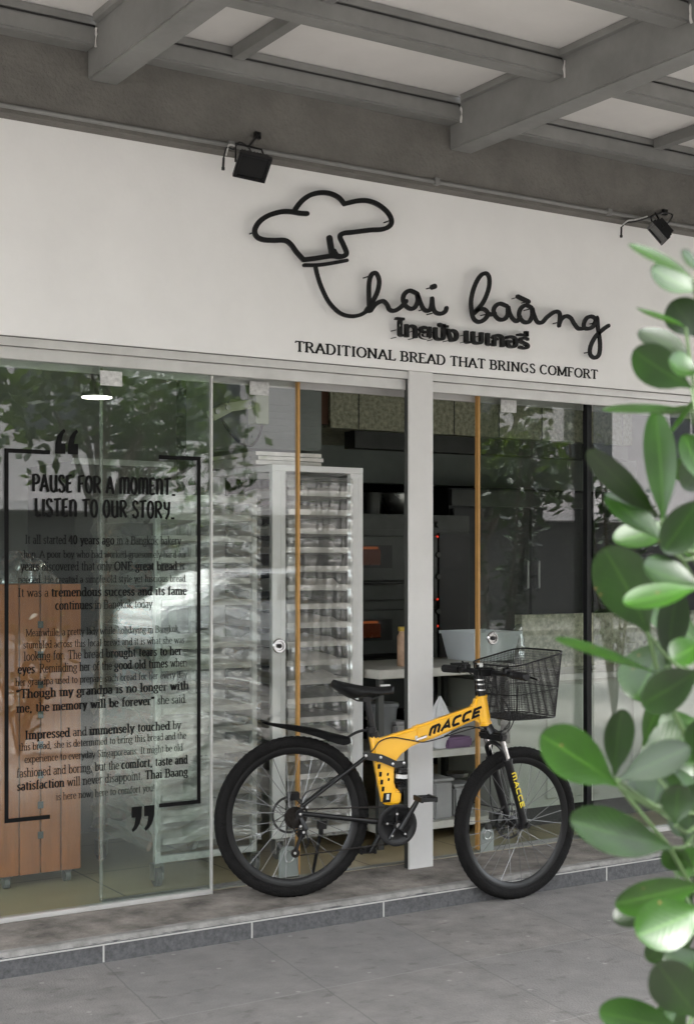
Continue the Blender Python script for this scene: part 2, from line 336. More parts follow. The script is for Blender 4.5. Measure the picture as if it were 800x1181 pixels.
def tilefloor():
    m = mat('beige_floor_tiles', (.40, .33, .20), .35, var=.12, vscale=3, rvar=.1); n = m.node_tree; L = n.links.new
    p = n.nodes['Principled BSDF']; base = p.inputs['Base Color'].links[0].from_socket
    tc = n.nodes.new('ShaderNodeTexCoord'); br = n.nodes.new('ShaderNodeTexBrick'); br.offset = 0; br.inputs['Scale'].default_value = 1; br.inputs['Mortar Size'].default_value = .004
    br.inputs['Brick Width'].default_value = .6; br.inputs['Row Height'].default_value = .6; L(tc.outputs['Object'], br.inputs['Vector'])
    L(base, br.inputs['Color1']); L(base, br.inputs['Color2']); br.inputs['Mortar'].default_value = (.10, .08, .05, 1)
    L(br.outputs[0], p.inputs['Base Color']); return m
M['tile'] = tilefloor()

# ------------------------------------------------------------------ ground
KY, GY, SZ = 4.94, 5.37, .09        # kerb face, glass plane, step height
struct(MB().quad(V(-60, -5.2, 0), V(80, -5.2, 0), V(80, KY + .3, 0), V(-60, KY + .3, 0)).build('pavement', M['pave']))
struct(MB().quad(V(-60, -13, -.12), V(80, -13, -.12), V(80, -5.2, -.12), V(-60, -5.2, -.12)).build('road', M['asphalt']))
struct(MB().box(-60, 80, -5.35, -5.2, -.13, .002).build('road_kerb', M['kerb']))
struct(MB().quad(V(-60, -60, -.02), V(80, -60, -.02), V(80, -13, -.02), V(-60, -13, -.02)).build('far_pavement', M['pave']))
mk = MB(); mk.box(-6, 14, KY, GY + .08, 0, SZ - .012)
step = struct(mk.build('kerb_step', M['kerb']))
struct(MB().box(-6, 14, KY + .045, GY + .04, SZ - .012, SZ).build('step_paving', M['step']))
mn = MB()
def nos(u, v):
    x = -6 + 20 * u; e = noise.noise(V(x * 7, 0, 0)) * .008 + noise.noise(V(x * 31, 3, 0)) * .005
    prof = [(KY - .002 + max(0, e) * .6, SZ - .016), (KY + .003 + abs(e) * .5, SZ - .004 - abs(e) * .4), (KY + .012, SZ + .0015), (KY + .048 + e, SZ + .0015)]
    y, z = prof[int(round(v * 3))]; return V(x, y, z)
mn.grid(nos, 900, 3); struct(mn.build('kerb_nosing', M['nosing'], recalc=False))
mg = MB()
for i in range(-12, 20):
    x = 2.06 + .628 * i; mg.box(x - .003, x + .003, KY - .003, KY + .02, 0.003, SZ - .02)
mg.box(-6, 14, KY - .0035, KY + .01, SZ - .0245, SZ - .0195)
struct(mg.build('kerb_grout', M['grout']))
struct(MB().quad(V(.2, GY + .04, SZ + .0005), V(9, GY + .04, SZ + .0005), V(9, 9.6, SZ + .0005), V(.2, 9.6, SZ + .0005)).build('shop_floor', M['tile']))

# ------------------------------------------------------------------ shop shell
bd = thing('shop_building', 'ground floor of a building with a rough grey concrete beam over the bakery front', 'building', (3.5, 5.6, 0))
m_ = MB(); m_.box(-6, 14, 5.215, 5.60, 3.20, 6.0); m_.build('concrete_beam', M['concrete'], bd)
m_ = MB(); m_.box(-6, 14, 5.31, 5.6, 2.37, 3.2); m_.build('lintel_wall', M['concrete'], bd)
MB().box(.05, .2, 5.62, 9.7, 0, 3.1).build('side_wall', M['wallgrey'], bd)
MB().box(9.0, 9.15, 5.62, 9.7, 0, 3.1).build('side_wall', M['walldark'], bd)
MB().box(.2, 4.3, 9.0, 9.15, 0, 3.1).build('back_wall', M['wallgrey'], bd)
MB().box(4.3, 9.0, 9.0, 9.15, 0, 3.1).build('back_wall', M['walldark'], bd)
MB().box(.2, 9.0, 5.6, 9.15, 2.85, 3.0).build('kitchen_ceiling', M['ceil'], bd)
MB().box(-6, .05, 5.34, 5.62, SZ, 2.37).build('pier', M['concrete'], bd)
MB().box(9.0, 14, 5.34, 5.62, SZ, 2.37).build('pier', M['concrete'], bd)
# conduit along the foot of the beam
mc = MB(); mc.tube([V(-6, 5.205, 3.222), V(14, 5.205, 3.222)], .009, 8)
for i in range(-4, 12): mc.box(1.05 * i + .62, 1.05 * i + .645, 5.192, 5.216, 3.208, 3.238)
tag(mc.build('conduit', M['steel_paint']), 'thin grey conduit with clips along the foot of the concrete beam', 'conduit')

# ------------------------------------------------------------------ sign
SY = 5.29
sg = thing('shop_sign', 'white sign board with black chef hat logo and bakery lettering', 'sign', (3.5, SY, 2.37))
MB().box(-6, 14, SY, 5.308, 2.37, 3.205).build('board', M['sign'], sg)
LY = SY - .052
def smooth(pts, k=5):
    out = []
    n = len(pts)
    for i in range(n - 1):
        p0, p1, p2, p3 = pts[max(i - 1, 0)], pts[i], pts[i + 1], pts[min(i + 2, n - 1)]
        for j in range(k):
            t = j / k
            out.append(.5 * ((2 * p1) + (p2 - p0) * t + (2 * p0 - 5 * p1 + 4 * p2 - p3) * t * t + (3 * p1 - p0 - 3 * p2 + p3) * t ** 3))
    out.append(pts[-1]); return out
def stroke(mb, crop, sc, pts, wd, k=5, th=.012, y0=LY):
    P = [W(crop[0] + x / sc, crop[1] + y / sc, y0) for x, y in pts]
    P = smooth(P, k); n = len(P); a, b = [], []
    for i, p in enumerate(P):
        t = (P[min(i + 1, n - 1)] - P[max(i - 1, 0)]).normalized(); nn = V(-t.z, 0, t.x) * wd / 2
        a.append(p + nn); b.append(p - nn)
    mb.n = getattr(mb, 'n', 0) + 1; o = V(0, .0002 * (mb.n % 9), 0)
    d = V(0, th, 0)
    av = [[mb.bm.verts.new(q + o + e) for q in (p1, p2)] for p1, p2 in zip(a, b) for e in (V(0, 0, 0),)]
    bv = [[mb.bm.verts.new(q + o + d) for q in (p1, p2)] for p1, p2 in zip(a, b)]
    for i in range(n - 1):
        for q in ((av[i][0], av[i + 1][0], av[i + 1][1], av[i][1]), (bv[i][1], bv[i + 1][1], bv[i + 1][0], bv[i][0]),
                  (av[i][0], bv[i][0], bv[i + 1][0], av[i + 1][0]), (av[i][1], av[i + 1][1], bv[i + 1][1], bv[i][1])):
            mb.bm.faces.new(q)
    for p in (P[0], P[-1]):
        c = p + o + V(0, .0001, 0)
        mb.lathe(c, [(wd / 2, 0), (wd / 2, th - .0002)], 12, V(0, 1, 0))
h1 = (280, 210); s1 = 4.21
e = MB(); T = .0205
stroke(e, h1, s1, [(315,152),(280,150),(240,143),(190,143),(130,160),(85,190),(62,230),(70,262),(100,278),(150,282),(205,282),(235,300),(265,340),(298,376)], T)
stroke(e, h1, s1, [(298,376),(350,370),(430,358),(470,362),(497,356),(506,340),(490,300),(475,265),(490,248),(540,242),(620,232),(680,228),(715,212),(725,185),(705,145),(660,108),(610,90),(560,90),(497,104)], T)
stroke(e, h1, s1, [(495,104),(470,75),(430,55),(380,50),(330,62),(290,90),(262,125),(255,142)], T)
stroke(e, h1, s1, [(424,271),(430,310),(438,350)], .027, 2)
stroke(e, h1, s1, [(448,330),(462,352),(478,356)], .014)
stroke(e, h1, s1, [(302,402),(360,402),(420,395),(508,379)], .0155)
e.build('hat_emblem', M['black'], sg)
e = MB()
stroke(e, h1, s1, [(355,405),(365,450),(385,510),(420,580),(470,632),(520,650),(570,645),(610,622)], .0165)
c2, s2 = (400, 300), 5.0; c3, s3 = (530, 300), 4.444; T2 = .0185
stroke(e, c2, s2, [(115,290),(150,240),(180,180),(190,120),(175,78),(152,76),(135,110),(130,180),(134,292)], T2)
stroke(e, c2, s2, [(140,290),(170,252),(210,235),(235,255),(250,285),(280,290),(320,265),(345,235)], T2)
stroke(e, c2, s2, [(405,190),(365,175),(335,195),(328,230),(345,265),(375,280),(400,265),(412,230),(408,190),(430,250),(450,285),(475,290),(490,270),(495,220)], T2)
stroke(e, c2, s2, [(495,220),(500,270),(515,300),(545,308),(570,295),(578,275)], T2)
e.build('script_word', M['black'], sg); e = MB(); stroke(e, c2, s2, [(496,154),(508,150)], .024, 2); e.build('letter_dot', M['black'], sg); e = MB()
stroke(e, c3, s3, [(72,272),(120,220),(150,150),(155,95),(140,68),(110,78),(80,130),(62,200),(64,260),(75,300),(100,316),(130,303),(148,275),(130,252),(100,252),(76,272)], T2)
stroke(e, c3, s3, [(148,272),(165,278),(182,272)], T2)
stroke(e, c3, s3, [(245,235),(208,222),(182,240),(178,270),(200,300),(228,303),(248,280),(250,236),(258,268),(275,300),(297,312),(312,290)], T2)
stroke(e, c3, s3, [(370,242),(340,230),(314,250),(308,285),(330,315),(358,315),(374,285),(374,245),(382,275),(400,315),(425,318),(452,290),(490,264),(514,270),(516,300),(512,335)], T2)
stroke(e, c3, s3, [(514,325),(525,300),(548,286),(572,296),(590,325),(612,350),(645,348)], T2)
stroke(e, c3, s3, [(703,302),(680,288),(655,295),(640,322),(642,346),(665,350),(690,335),(706,292),(712,350),(722,420),(718,480),(695,500),(672,482),(674,440),(700,390),(740,352),(765,335)], T2)
e.build('script_word', M['black'], sg); e = MB(); stroke(e, c3, s3, [(300,186),(330,200),(355,212)], T2 * 1.1)
e.build('accent_mark', M['black'], sg)
def pin(p, y0, r):
    k = MB(); k.tube([V(p.x, y0, p.z), V(p.x, SY, p.z)], r, 6); k.build('standoff_pin', M['black'], sg)
for c_, s_, pp in ((h1, s1, [(62,240),(715,186),(330,400),(340,370)]), (c2, s2, [(130,92),(495,155),(497,305),(452,282)]),
                   (c3, s3, [(140,276),(300,190),(350,212),(362,250),(512,318),(700,320),(672,470),(250,300)])):
    for x, y in pp:
        p = W(c_[0] + x / s_, c_[1] + y / s_, LY); pin(p, LY + .008, .0028)
# ---- Thai line (raised letters)
def text_obj(txt, size, ext=.0, off=0):
    c = bpy.data.curves.new('lettering', 'FONT'); c.body = txt; c.size = size; c.extrude = ext; c.offset = off
    o = bpy.data.objects.new('tmp', c); COL.objects.link(o); bpy.context.view_layer.update()
    dg = bpy.context.evaluated_depsgraph_get(); me = bpy.data.meshes.new_from_object(o.evaluated_get(dg)); bpy.data.objects.remove(o); return me
TH = ('\u0e44\u0e17\u0e22\u0e1b\u0e31\u0e07', '\u0e40\u0e1a\u0e40\u0e01\u0e2d\u0e23\u0e35\u0e48')
for txt, (pa, pb, py) in zip(TH, ((457, 528, 391.5), (537, 610, 397.5))):
    me = text_obj(txt, 1.0); xs = [v.co.x for v in me.vertices]; A = W(pa, py, LY); B = W(pb, py, LY); sc = (B.x - A.x) / (max(xs) - min(xs))
    zb = W((457 + 610) / 2, 394.5, LY).z
    me = text_obj(txt, 1.0, .02 / sc / 2, .0225); xs = [v.co.x for v in me.vertices]
    bm = bmesh.new(); bm.from_mesh(me)
    for v in bm.verts: v.co = V(A.x + (v.co.x - min(xs)) * sc, LY + .012 + v.co.z * sc, zb + v.co.y * .098)
    mb = MB(); mb.bm.free(); mb.bm = bm; mb.build('thai_word', M['black'], sg)
for px in (458, 478, 500, 518, 538, 556, 572, 590, 606):
    for dy in (-.045, -.012):
        p = W(px, 377 + (px - 457) * .07, LY); z = p.z + dy; pin(V(p.x, 0, z), LY + .01, .002)

# ---- stroke font with a broad nib (thick stems, thin bars, slab serifs)
def arc(cx, cy, rx, ry, a0, a1, n=12): return [(cx + rx * math.cos(R(a0 + (a1 - a0) * i / n)), cy + ry * math.sin(R(a0 + (a1 - a0) * i / n))) for i in range(n + 1)]
O = lambda cx, cy, rx, ry: arc(cx, cy, rx, ry, 0, 360, 18)
G = {
 'a': (.42, [arc(.19,.33,.13,.12,150,0,8), [(.32,.33),(.32,.06),(.38,.01)], O(.19,.12,.13,.12)], []),
 'b': (.48, [[(.1,.7),(.1,0)], O(.26,.22,.16,.22)], [(.05,.7)]),
 'c': (.40, [arc(.23,.23,.17,.23,50,310)], []),
 'd': (.48, [O(.21,.22,.16,.22), [(.37,.7),(.37,0)]], [(.33,.7),(.41,0)]),
 'e': (.42, [arc(.21,.23,.16,.23,5,320,16), [(.05,.25),(.37,.25)]], []),
 'f': (.30, [[(.13,0),(.13,.55)], arc(.25,.55,.12,.15,180,60,6), [(.03,.46),(.27,.46)]], [(.13,0)]),
 'g': (.44, [O(.2,.3,.14,.16), O(.2,-.07,.17,.11), [(.3,.42),(.42,.46)]], []),
 'h': (.50, [[(.1,.7),(.1,0)], arc(.25,.3,.14,.16,170,0,8), [(.39,.3),(.39,0)]], [(.1,0),(.39,0),(.06,.7)]),
 'i': (.25, [[(.12,.46),(.12,0)], [(.12,.6),(.12,.67)]], [(.12,0),(.08,.46)]),
 'k': (.48, [[(.1,.7),(.1,0)], [(.36,.46),(.1,.2)], [(.18,.27),(.4,0)]], [(.1,0),(.4,0),(.36,.46),(.06,.7)]),
 'l': (.25, [[(.12,.7),(.12,0)]], [(.12,0),(.08,.7)]),
 'm': (.74, [[(.1,.46),(.1,0)], arc(.23,.3,.13,.16,170,0,8), [(.36,.3),(.36,0)], arc(.49,.3,.13,.16,170,0,8), [(.62,.3),(.62,0)]], [(.1,0),(.36,0),(.62,0),(.06,.46)]),
 'n': (.50, [[(.1,.46),(.1,0)], arc(.25,.3,.14,.16,170,0,8), [(.39,.3),(.39,0)]], [(.1,0),(.39,0),(.06,.46)]),
 'o': (.46, [O(.23,.23,.17,.23)], []),
 'p': (.48, [[(.1,.46),(.1,-.2)], O(.26,.23,.16,.23)], [(.1,-.2),(.06,.46)]),
 'r': (.34, [[(.1,.46),(.1,0)], arc(.22,.31,.12,.14,170,40,6)], [(.1,0),(.06,.46)]),
 's': (.36, [[(.3,.38),(.25,.45),(.14,.45),(.07,.36),(.12,.27),(.24,.2),(.31,.12),(.24,.01),(.12,0),(.05,.09)]], []),
 't': (.30, [[(.13,.6),(.13,.08)], arc(.22,.09,.09,.08,180,290,6), [(.03,.46),(.26,.46)]], []),
 'u': (.50, [[(.1,.46),(.1,.14)], arc(.23,.15,.13,.15,180,350,8), [(.38,.46),(.38,0)]], [(.06,.46),(.34,.46),(.42,0)]),
 'v': (.44, [[(.06,.46),(.22,0)], [(.22,0),(.38,.46)]], [(.06,.46),(.38,.46)]),
 'w': (.66, [[(.06,.46),(.2,0)], [(.2,0),(.33,.44)], [(.33,.44),(.46,0)], [(.46,0),(.6,.46)]], [(.06,.46),(.6,.46)]),
 'y': (.44, [[(.06,.46),(.22,0)], [(.38,.46),(.22,0),(.12,-.2)]], [(.06,.46),(.38,.46)]),
 'x': (.46, [[(.06,.46),(.38,0)], [(.38,.46),(.06,0)]], [(.06,.46),(.38,.46),(.06,0),(.38,0)]),
 'A': (.66, [[(.06,0),(.33,.68)], [(.33,.68),(.6,0)], [(.16,.24),(.5,.24)]], [(.06,0),(.6,0)]),
 'B': (.58, [[(.12,.68),(.12,0)], [(.12,.68),(.3,.68)]+arc(.3,.52,.15,.16,90,-90,8)+[(.12,.36)], [(.12,.36),(.3,.36)]+arc(.32,.18,.18,.18,90,-90,8)+[(.12,0)]], [(.08,0),(.08,.68)]),
 'C': (.62, [arc(.33,.34,.27,.34,42,318,16)], []),
 'D': (.66, [[(.12,.68),(.12,0)], [(.12,.68),(.28,.68)]+arc(.28,.34,.3,.34,90,-90,12)+[(.12,0)]], [(.08,0),(.08,.68)]),
 'E': (.54, [[(.12,.68),(.12,0)], [(.12,.68),(.47,.68),(.47,.58)], [(.12,.36),(.4,.36)], [(.12,0),(.49,0),(.49,.11)]], [(.08,0),(.08,.68)]),
 'F': (.52, [[(.12,.68),(.12,0)], [(.12,.68),(.46,.68),(.46,.58)], [(.12,.36),(.38,.36)]], [(.12,0),(.08,.68)]),
 'G': (.66, [arc(.33,.34,.27,.34,42,310,16), [(.53,.3),(.53,.06)], [(.4,.3),(.56,.3)]], []),
 'H': (.68, [[(.12,.68),(.12,0)], [(.56,.68),(.56,0)], [(.12,.35),(.56,.35)]], [(.12,0),(.56,0),(.12,.68),(.56,.68)]),
 'I': (.32, [[(.16,.68),(.16,0)]], [(.16,0),(.16,.68)]),
 'L': (.52, [[(.12,.68),(.12,0)], [(.12,0),(.47,0),(.47,.13)]], [(.12,.68),(.08,0)]),
 'M': (.82, [[(.12,.68),(.12,0)], [(.12,.68),(.4,.05)], [(.4,.05),(.7,.68)], [(.7,.68),(.7,0)]], [(.12,0),(.7,0),(.1,.68),(.72,.68)]),
 'N': (.70, [[(.12,.68),(.12,0)], [(.12,.68),(.57,0)], [(.57,0),(.57,.68)]], [(.12,0),(.57,.68),(.1,.68)]),
 'O': (.68, [O(.34,.34,.28,.34)], []),
 'P': (.54, [[(.12,.68),(.12,0)], [(.12,.68),(.3,.68)]+arc(.3,.5,.18,.18,90,-90,8)+[(.12,.32)]], [(.12,0),(.08,.68)]),
 'R': (.62, [[(.12,.68),(.12,0)], [(.12,.68),(.3,.68)]+arc(.3,.52,.17,.16,90,-90,8)+[(.12,.36)], [(.3,.36),(.55,0)]], [(.12,0),(.55,0),(.08,.68)]),
 'S': (.50, [[(.4,.55),(.34,.66),(.2,.68),(.1,.6),(.1,.5),(.18,.4),(.33,.31),(.42,.21),(.4,.08),(.28,0),(.14,.02),(.07,.14)]], []),
 'T': (.58, [[(.29,.68),(.29,0)], [(.04,.57),(.04,.68),(.54,.68),(.54,.57)]], [(.29,0)]),
 'U': (.66, [[(.12,.68),(.12,.2)], arc(.33,.21,.21,.21,180,360,10), [(.54,.2),(.54,.68)]], [(.12,.68),(.54,.68)]),
 'Y': (.60, [[(.06,.68),(.3,.34)], [(.54,.68),(.3,.34)], [(.3,.34),(.3,0)]], [(.3,0),(.06,.68),(.54,.68)]),
 '4': (.46, [[(.32,.68),(.32,0)], [(.32,.68),(.04,.2),(.43,.2)]], [(.32,0)]),
 '0': (.46, [O(.23,.34,.17,.34)], []),
 '.': (.22, [[(.1,0),(.1,.06)]], []), ',': (.22, [[(.11,.05),(.06,-.11)]], []), '!': (.26, [[(.12,.68),(.12,.2)], [(.12,0),(.12,.06)]], []),
 '(': (.36, [[(.08,.48),(.14,.66)], [(.24,.48),(.30,.66)]], []), ')': (.36, [[(.14,.66),(.08,.48)], [(.30,.66),(.24,.48)]], []),
 '_': (.30, [[(.05,0),(.27,0)]], []), ' ': (.26, [], []),
}
# hand-lettered capitals used in the heading
GH = dict(G)
GH['M'] = (.66, [[(.1,.66),(.1,0)], arc(.22,.48,.12,.2,170,0,8), [(.34,.48),(.32,0)], arc(.46,.48,.12,.2,170,0,8), [(.58,.48),(.57,0)]], [])
GH['N'] = (.48, [[(.1,.66),(.1,0)], arc(.24,.46,.14,.2,170,0,8), [(.38,.46),(.38,0)]], [])
GH['A'] = (.50, [[(.04,0),(.24,.7)], [(.24,.7),(.44,-.02)], [(.1,.2),(.4,.24)]], [])
GH['O'] = (.46, [O(.23,.34,.16,.34)], []); GH['U'] = (.5, [[(.1,.68),(.11,.2)], arc(.25,.2,.14,.2,180,350,8), [(.39,.68),(.40,0)]], [])
GH['E'] = (.42, [[(.1,.68),(.1,0)], [(.1,.66),(.36,.70)], [(.1,.35),(.32,.38)], [(.1,0),(.37,.03)]], [])
GH['S'] = (.42, G['S'][1:2][0] and [[(x * .85, y) for x, y in G['S'][1][0]]], []); GH['T'] = (.46, [[(.23,.66),(.22,0)], [(.03,.66),(.45,.70)]], [])
GH['F'] = (.42, [[(.1,.68),(.1,0)], [(.1,.66),(.38,.70)], [(.1,.35),(.32,.38)]], []); GH['I'] = (.22, [[(.11,.68),(.1,0)]], [])
GH['L'] = (.40, [[(.1,.7),(.1,0)], [(.1,0),(.36,.04)]], []); GH['P'] = (.46, [[(.1,.68),(.1,0)], [(.06,.66)]+arc(.24,.5,.16,.18,90,-90,8)+[(.1,.3)]], [])
GH['R'] = (.50, [[(.1,.68),(.1,0)], [(.06,.66)]+arc(.24,.52,.16,.16,90,-90,8)+[(.1,.34)], [(.2,.34),(.44,0)]], []); GH['Y'] = (.46, [[(.1,.68),(.14,.4),(.3,.36)], [(.4,.68),(.36,.2),(.2,-.04)]], [])
def letters(mb, runs, X0, X1, Z, size, Y, serif=True, glyphs=G, slant=0, nibs=((.046, .024), (.085, .036)), facing=-1):
    tot = 0; seq = []
    for txt, bold in runs:
        for ch in txt:
            g = glyphs.get(ch, glyphs[' ']); wdt = g[0] * (1.06 if bold else 1) + (.03 if bold else 0); seq.append((g, bold, tot, wdt)); tot += wdt
    sx = (X1 - X0) / tot; mb.n = getattr(mb, 'n', 0)
    for g, bold, x0, wdt in seq:
        hx, hy = nibs[1 if bold else 0]
        def put(P, hx, hy):
            mb.n += 1; y = Y - .0001 * (mb.n % 11); n = len(P); L_ = []
            P = [((x0 + x * (1.06 if bold else 1) + slant * yy) * sx, yy * size) for x, yy in P]
            for i, (x, z) in enumerate(P):
                ax, az = P[max(i - 1, 0)]; bx, bz = P[min(i + 1, n - 1)]
                if n > 3 and P[0] == P[-1] and i in (0, n - 1): ax, az = P[-2]; bx, bz = P[1]
                tx, tz = bx - ax, bz - az; l = math.hypot(tx, tz) or 1; nx, nz = -tz / l, tx / l
                h = math.hypot(hx * sx * nx * 1.0, hy * size * nz)
                L_.append((mb.bm.verts.new((X0 + x + nx * h, y, Z + z + nz * h)), mb.bm.verts.new((X0 + x - nx * h, y, Z + z - nz * h))))
            for a, b in zip(L_, L_[1:]): mb.bm.faces.new((a[0], b[0], b[1], a[1]))
        for P in g[1]: put(P, hx, hy)
        if serif:
            for sx_, sy_ in g[2]: put([(sx_ - .085 - hx * .4, sy_ + (.012 if sy_ < .3 else -.012)), (sx_ + .085 + hx * .4, sy_ + (.012 if sy_ < .3 else -.012))], hx, hy)
A = W(340, 405, SY); B = W(689, 436, SY); TX = 'TRADITIONAL BREAD THAT BRINGS COMFORT'
adv = lambda t: sum(G[c][0] * 1.06 + .03 for c in t)
for i, wd_ in enumerate(TX.split()):
    pre = adv(' '.join(TX.split()[:i]) + (' ' if i else '')) / adv(TX); wl = adv(wd_) / adv(TX); tl = MB()
    letters(tl, [(wd_, 1)], A.x + (B.x - A.x) * pre, A.x + (B.x - A.x) * (pre + wl), W(340, 405, SY).z, (W(340, 393.5, SY).z - A.z) / .68, SY - .0015, nibs=((.04, .02), (.080, .040)))
    tl.build('tagline_word', M['ink'], sg, recalc=False)

# ------------------------------------------------------------------ canopy
cn = thing('canopy', 'grey painted steel canopy with pale panels above the shop sign', 'canopy', (3.5, 5.2, 3.38))
BX = [-1.37, .40, 2.17, 3.925, 5.68, 7.43, 9.2]; YE = .45
for x in BX:
    m_ = MB(); m_.box(x - .062, x + .062, YE, 5.213, 3.382, 3.60); m_.bevel(.006, 2); m_.build('main_beam', M['steel_paint'], cn)
PY = [5.165, 4.47, 3.77, 3.07, 2.37, 1.67, 1.0]
for i in range(len(BX) - 1):
    a, b = BX[i] + .063, BX[i + 1] - .063
    for y in PY:
        m_ = MB(); hh = .047 if y < 5 else .045
        m_.box(a, b, y - hh, y + hh, 3.487, 3.560); m_.bevel(.008, 2)
        m_.box(a, b, y - hh + .006, y + hh - .006, 3.570, 3.60)
        m_.build('purlin', M['steel_paint'], cn)
        if 2.5 < y < 5.2 and 1 <= i <= 4:
            m_ = MB()
            rdm = random.Random(int(y * 100) + i)
            m_.tube([V(b - .004, y - hh - .004 + rdm.uniform(-.004, .004), 3.482 + .012 * q_) for q_ in range(7)], .004, 6, rs=[rdm.uniform(.0015, .006) for q_ in range(7)])
            m_.build('sealant', M['panel'], cn)
        MB().box(a, b, y - hh + .012, y + hh - .012, 3.5605, 3.5695).build('gap_strip', M['dark_gap'], cn)  # thin dark strip between the two purlin members
    for side in (a + .012, b - .012):   # edge bead along the beam
        MB().box(side - .012, side + .012, YE + .1, 5.10, 3.571, 3.60).build('edge_bead', M['steel_paint'], cn)
    xd = BX[i] + (.55 if i != 3 else 1.15)
    for y0, y1 in zip(PY[1:], PY[:-1]):
        MB().box(xd - .025, xd + .025, y0 + .048, y1 - .048, 3.55, 3.5995).build('panel_divider', M['steel_paint'], cn)
    for y0, y1 in zip(PY[1:], PY[:-1]):
        MB().box(a + .001, b - .001, y0 + .003, y1 - .003, 3.603, 3.625).build('canopy_panel', M['panel'], cn)
m_ = MB(); m_.box(BX[0], BX[-1], YE - .05, YE - .002, 3.36, 3.68); m_.build('fascia', M['steel_paint'], cn)

# ------------------------------------------------------------------ shopfront frame, panes and doors
fr = thing('shopfront_frame', 'pale metal frame with header track and broad white post between the doors', 'door frame', (3.77, 5.35, SZ))
m_ = MB(); m_.box(-.2, 9.0, 5.315, 5.50, 2.335, 2.368); m_.build('header_track', M['alu'], fr)
m_ = MB(); m_.box(-.2, 9.0, 5.335, 5.35, 2.285, 2.334); m_.box(-.2, 9.0, 5.46, 5.475, 2.27, 2.334); m_.bevel(.002, 1); m_.build('track_lip', M['alu'], fr)
pA = W(472, 700, 5.30).x; pB = W(499.5, 700, 5.30).x
m_ = MB(); m_.box(pA, pB, 5.301, 5.315, SZ - .004, 2.369); m_.bevel(.002, 2); m_.build('post', M['post'], fr)
m_ = MB(); m_.box(pA + .002, pB - .002, 5.316, 5.345, SZ - .004, 2.334); m_.build('post_side', M['steeld'], fr)
m_ = MB(); m_.box(W(243, 0, 5.36).x - 0, W(243, 0, 5.36).x + .006, 5.352, 5.37, SZ, 2.285); m_.build('pane_edge', M['alu'], fr)
XL = W(243, 700, GY).x
m_ = MB(); m_.box(-.2, XL, 5.352, 5.395, SZ, SZ + .020); m_.bevel(.003, 1); m_.build('sill', M['alu'], fr)
xj = W(675, 700, 5.40).x
m_ = MB(); m_.box(xj - .004, xj + .026, 5.385, 5.415, SZ, 2.334); m_.build('jamb', M['jamb'], fr)
m_ = MB(); m_.box(xj + .03, 9.0, 5.34, 5.395, SZ, SZ + .022); m_.build('sill', M['alu'], fr)
m_ = MB(); m_.box(XL, xj, 5.42, 5.455, SZ + .001, SZ + .006); m_.build('floor_track', M['steel'], fr)

pane = thing('window_pane', 'large greenish fixed glass pane printed with the black story lettering', 'window', (2.0, GY, SZ))
MB().box(-.19, XL, GY - .004, GY + .004, SZ + .022, 2.30).build('glass', M['glass_l'], pane)
TY = GY - .0065
HX = lambda px: W(px, 645, TY).x
hd = MB()
def hline(txt, x0, y0, x1, ycap):
    a = W(x0, y0, TY); letters(hd, [(txt, 0)], a.x, HX(x1), a.z, (W(x0, ycap, TY).z - a.z) / .68, TY, serif=False, glyphs=GH, nibs=((.078, .042), (.07, .03)))
hline('PAUSE FOR A MOMENT_', 37, 566.5, 203, 547); hline('LISTEN TO OUR STORY_', 40, 595, 202, 575)
hd.build('heading_lettering', M['vinyl'], pane, recalc=False)
st = MB()
ST = [
 (29,627,209,[('It all started ',0),('40 years ago',1),(' in a Bangkok bakery',0)]),
 (24,643,215,[('shop. A poor boy who had worked gruesomely hard for',0)]),
 (24,658,213,[('years discovered that only ',0),('ONE great bread',1),(' is',0)]),
 (21,672.5,216,[('needed. He created a simple old style yet luscious bread.',0)]),
 (21,688.5,216,[('It was a ',0),('tremendous success and its fame',1)]),
 (64,703,176,[('continues',1),(' in Bangkok today',0)]),
 (30,734,208,[('Meanwhile, a pretty lady while holidaying in Bangkok,',0)]),
 (27,748,213,[('stumbled across this local bread and it is what she was',0)]),
 (27.6,762,210,[('looking for. The bread ',0),('brought tears to her',1)]),
 (21,777,216,[('eyes',1),('. Reminding her of the ',0),('good old times',1),(' when',0)]),
 (18,791,216,[('her grandpa used to prepare such bread for her every day',0)]),
 (18.5,805.6,218,[('(Though my grandpa is no longer with',1)]),
 (19.5,822,216,[('me, the memory will be forever)',1),(' she said.',0)]),
 (29,853,209,[('Impressed',1),(' and ',0),('immensely touched',1),(' by',0)]),
 (22,866,215,[('this bread, she is determined to bring this bread and the',0)]),
 (28.6,880,211,[('experience to everyday Singaporeans. It might be old',0)]),
 (19.5,897,217,[('fashioned and boring, but the ',0),('comfort, taste and',1)]),
 (20,912,217,[('satisfaction',1),(' will never disappoint. ',0),('Thai Baang',1)]),
 (65,923,179,[('is here now, here to comfort you!',0)]),
]
for x0, y0, x1, runs in ST:
    a = W(x0, y0, TY); bold = any(b for t, b in runs); letters(st, runs, a.x, HX(x1), a.z, .050 if bold else .041, TY)
st.build('story_lettering', M['vinyl'], pane, recalc=False)
bk = MB()
zt = W(7, 517, TY).z; zb = W(7, 949.5, TY).z; tk = .0165
xa, xb, xc_, xd_ = HX(5.5), HX(58), HX(183.5), HX(231.5)
d = V(0, -.0012, 0)
def rct(x0, x1, z0, z1): bk.prism([V(x0, TY + .0008, z0), V(x1, TY + .0008, z0), V(x1, TY + .0008, z1), V(x0, TY + .0008, z1)], d)
rct(xa, xa + tk, zb, zt); rct(xa + tk, xb, zt - tk, zt); rct(xa + tk, xb, zb, zb + tk)
rct(xd_ - tk, xd_, zb, zt); rct(xc_, xd_ - tk, zt - tk, zt); rct(xc_, xd_ - tk, zb, zb + tk)
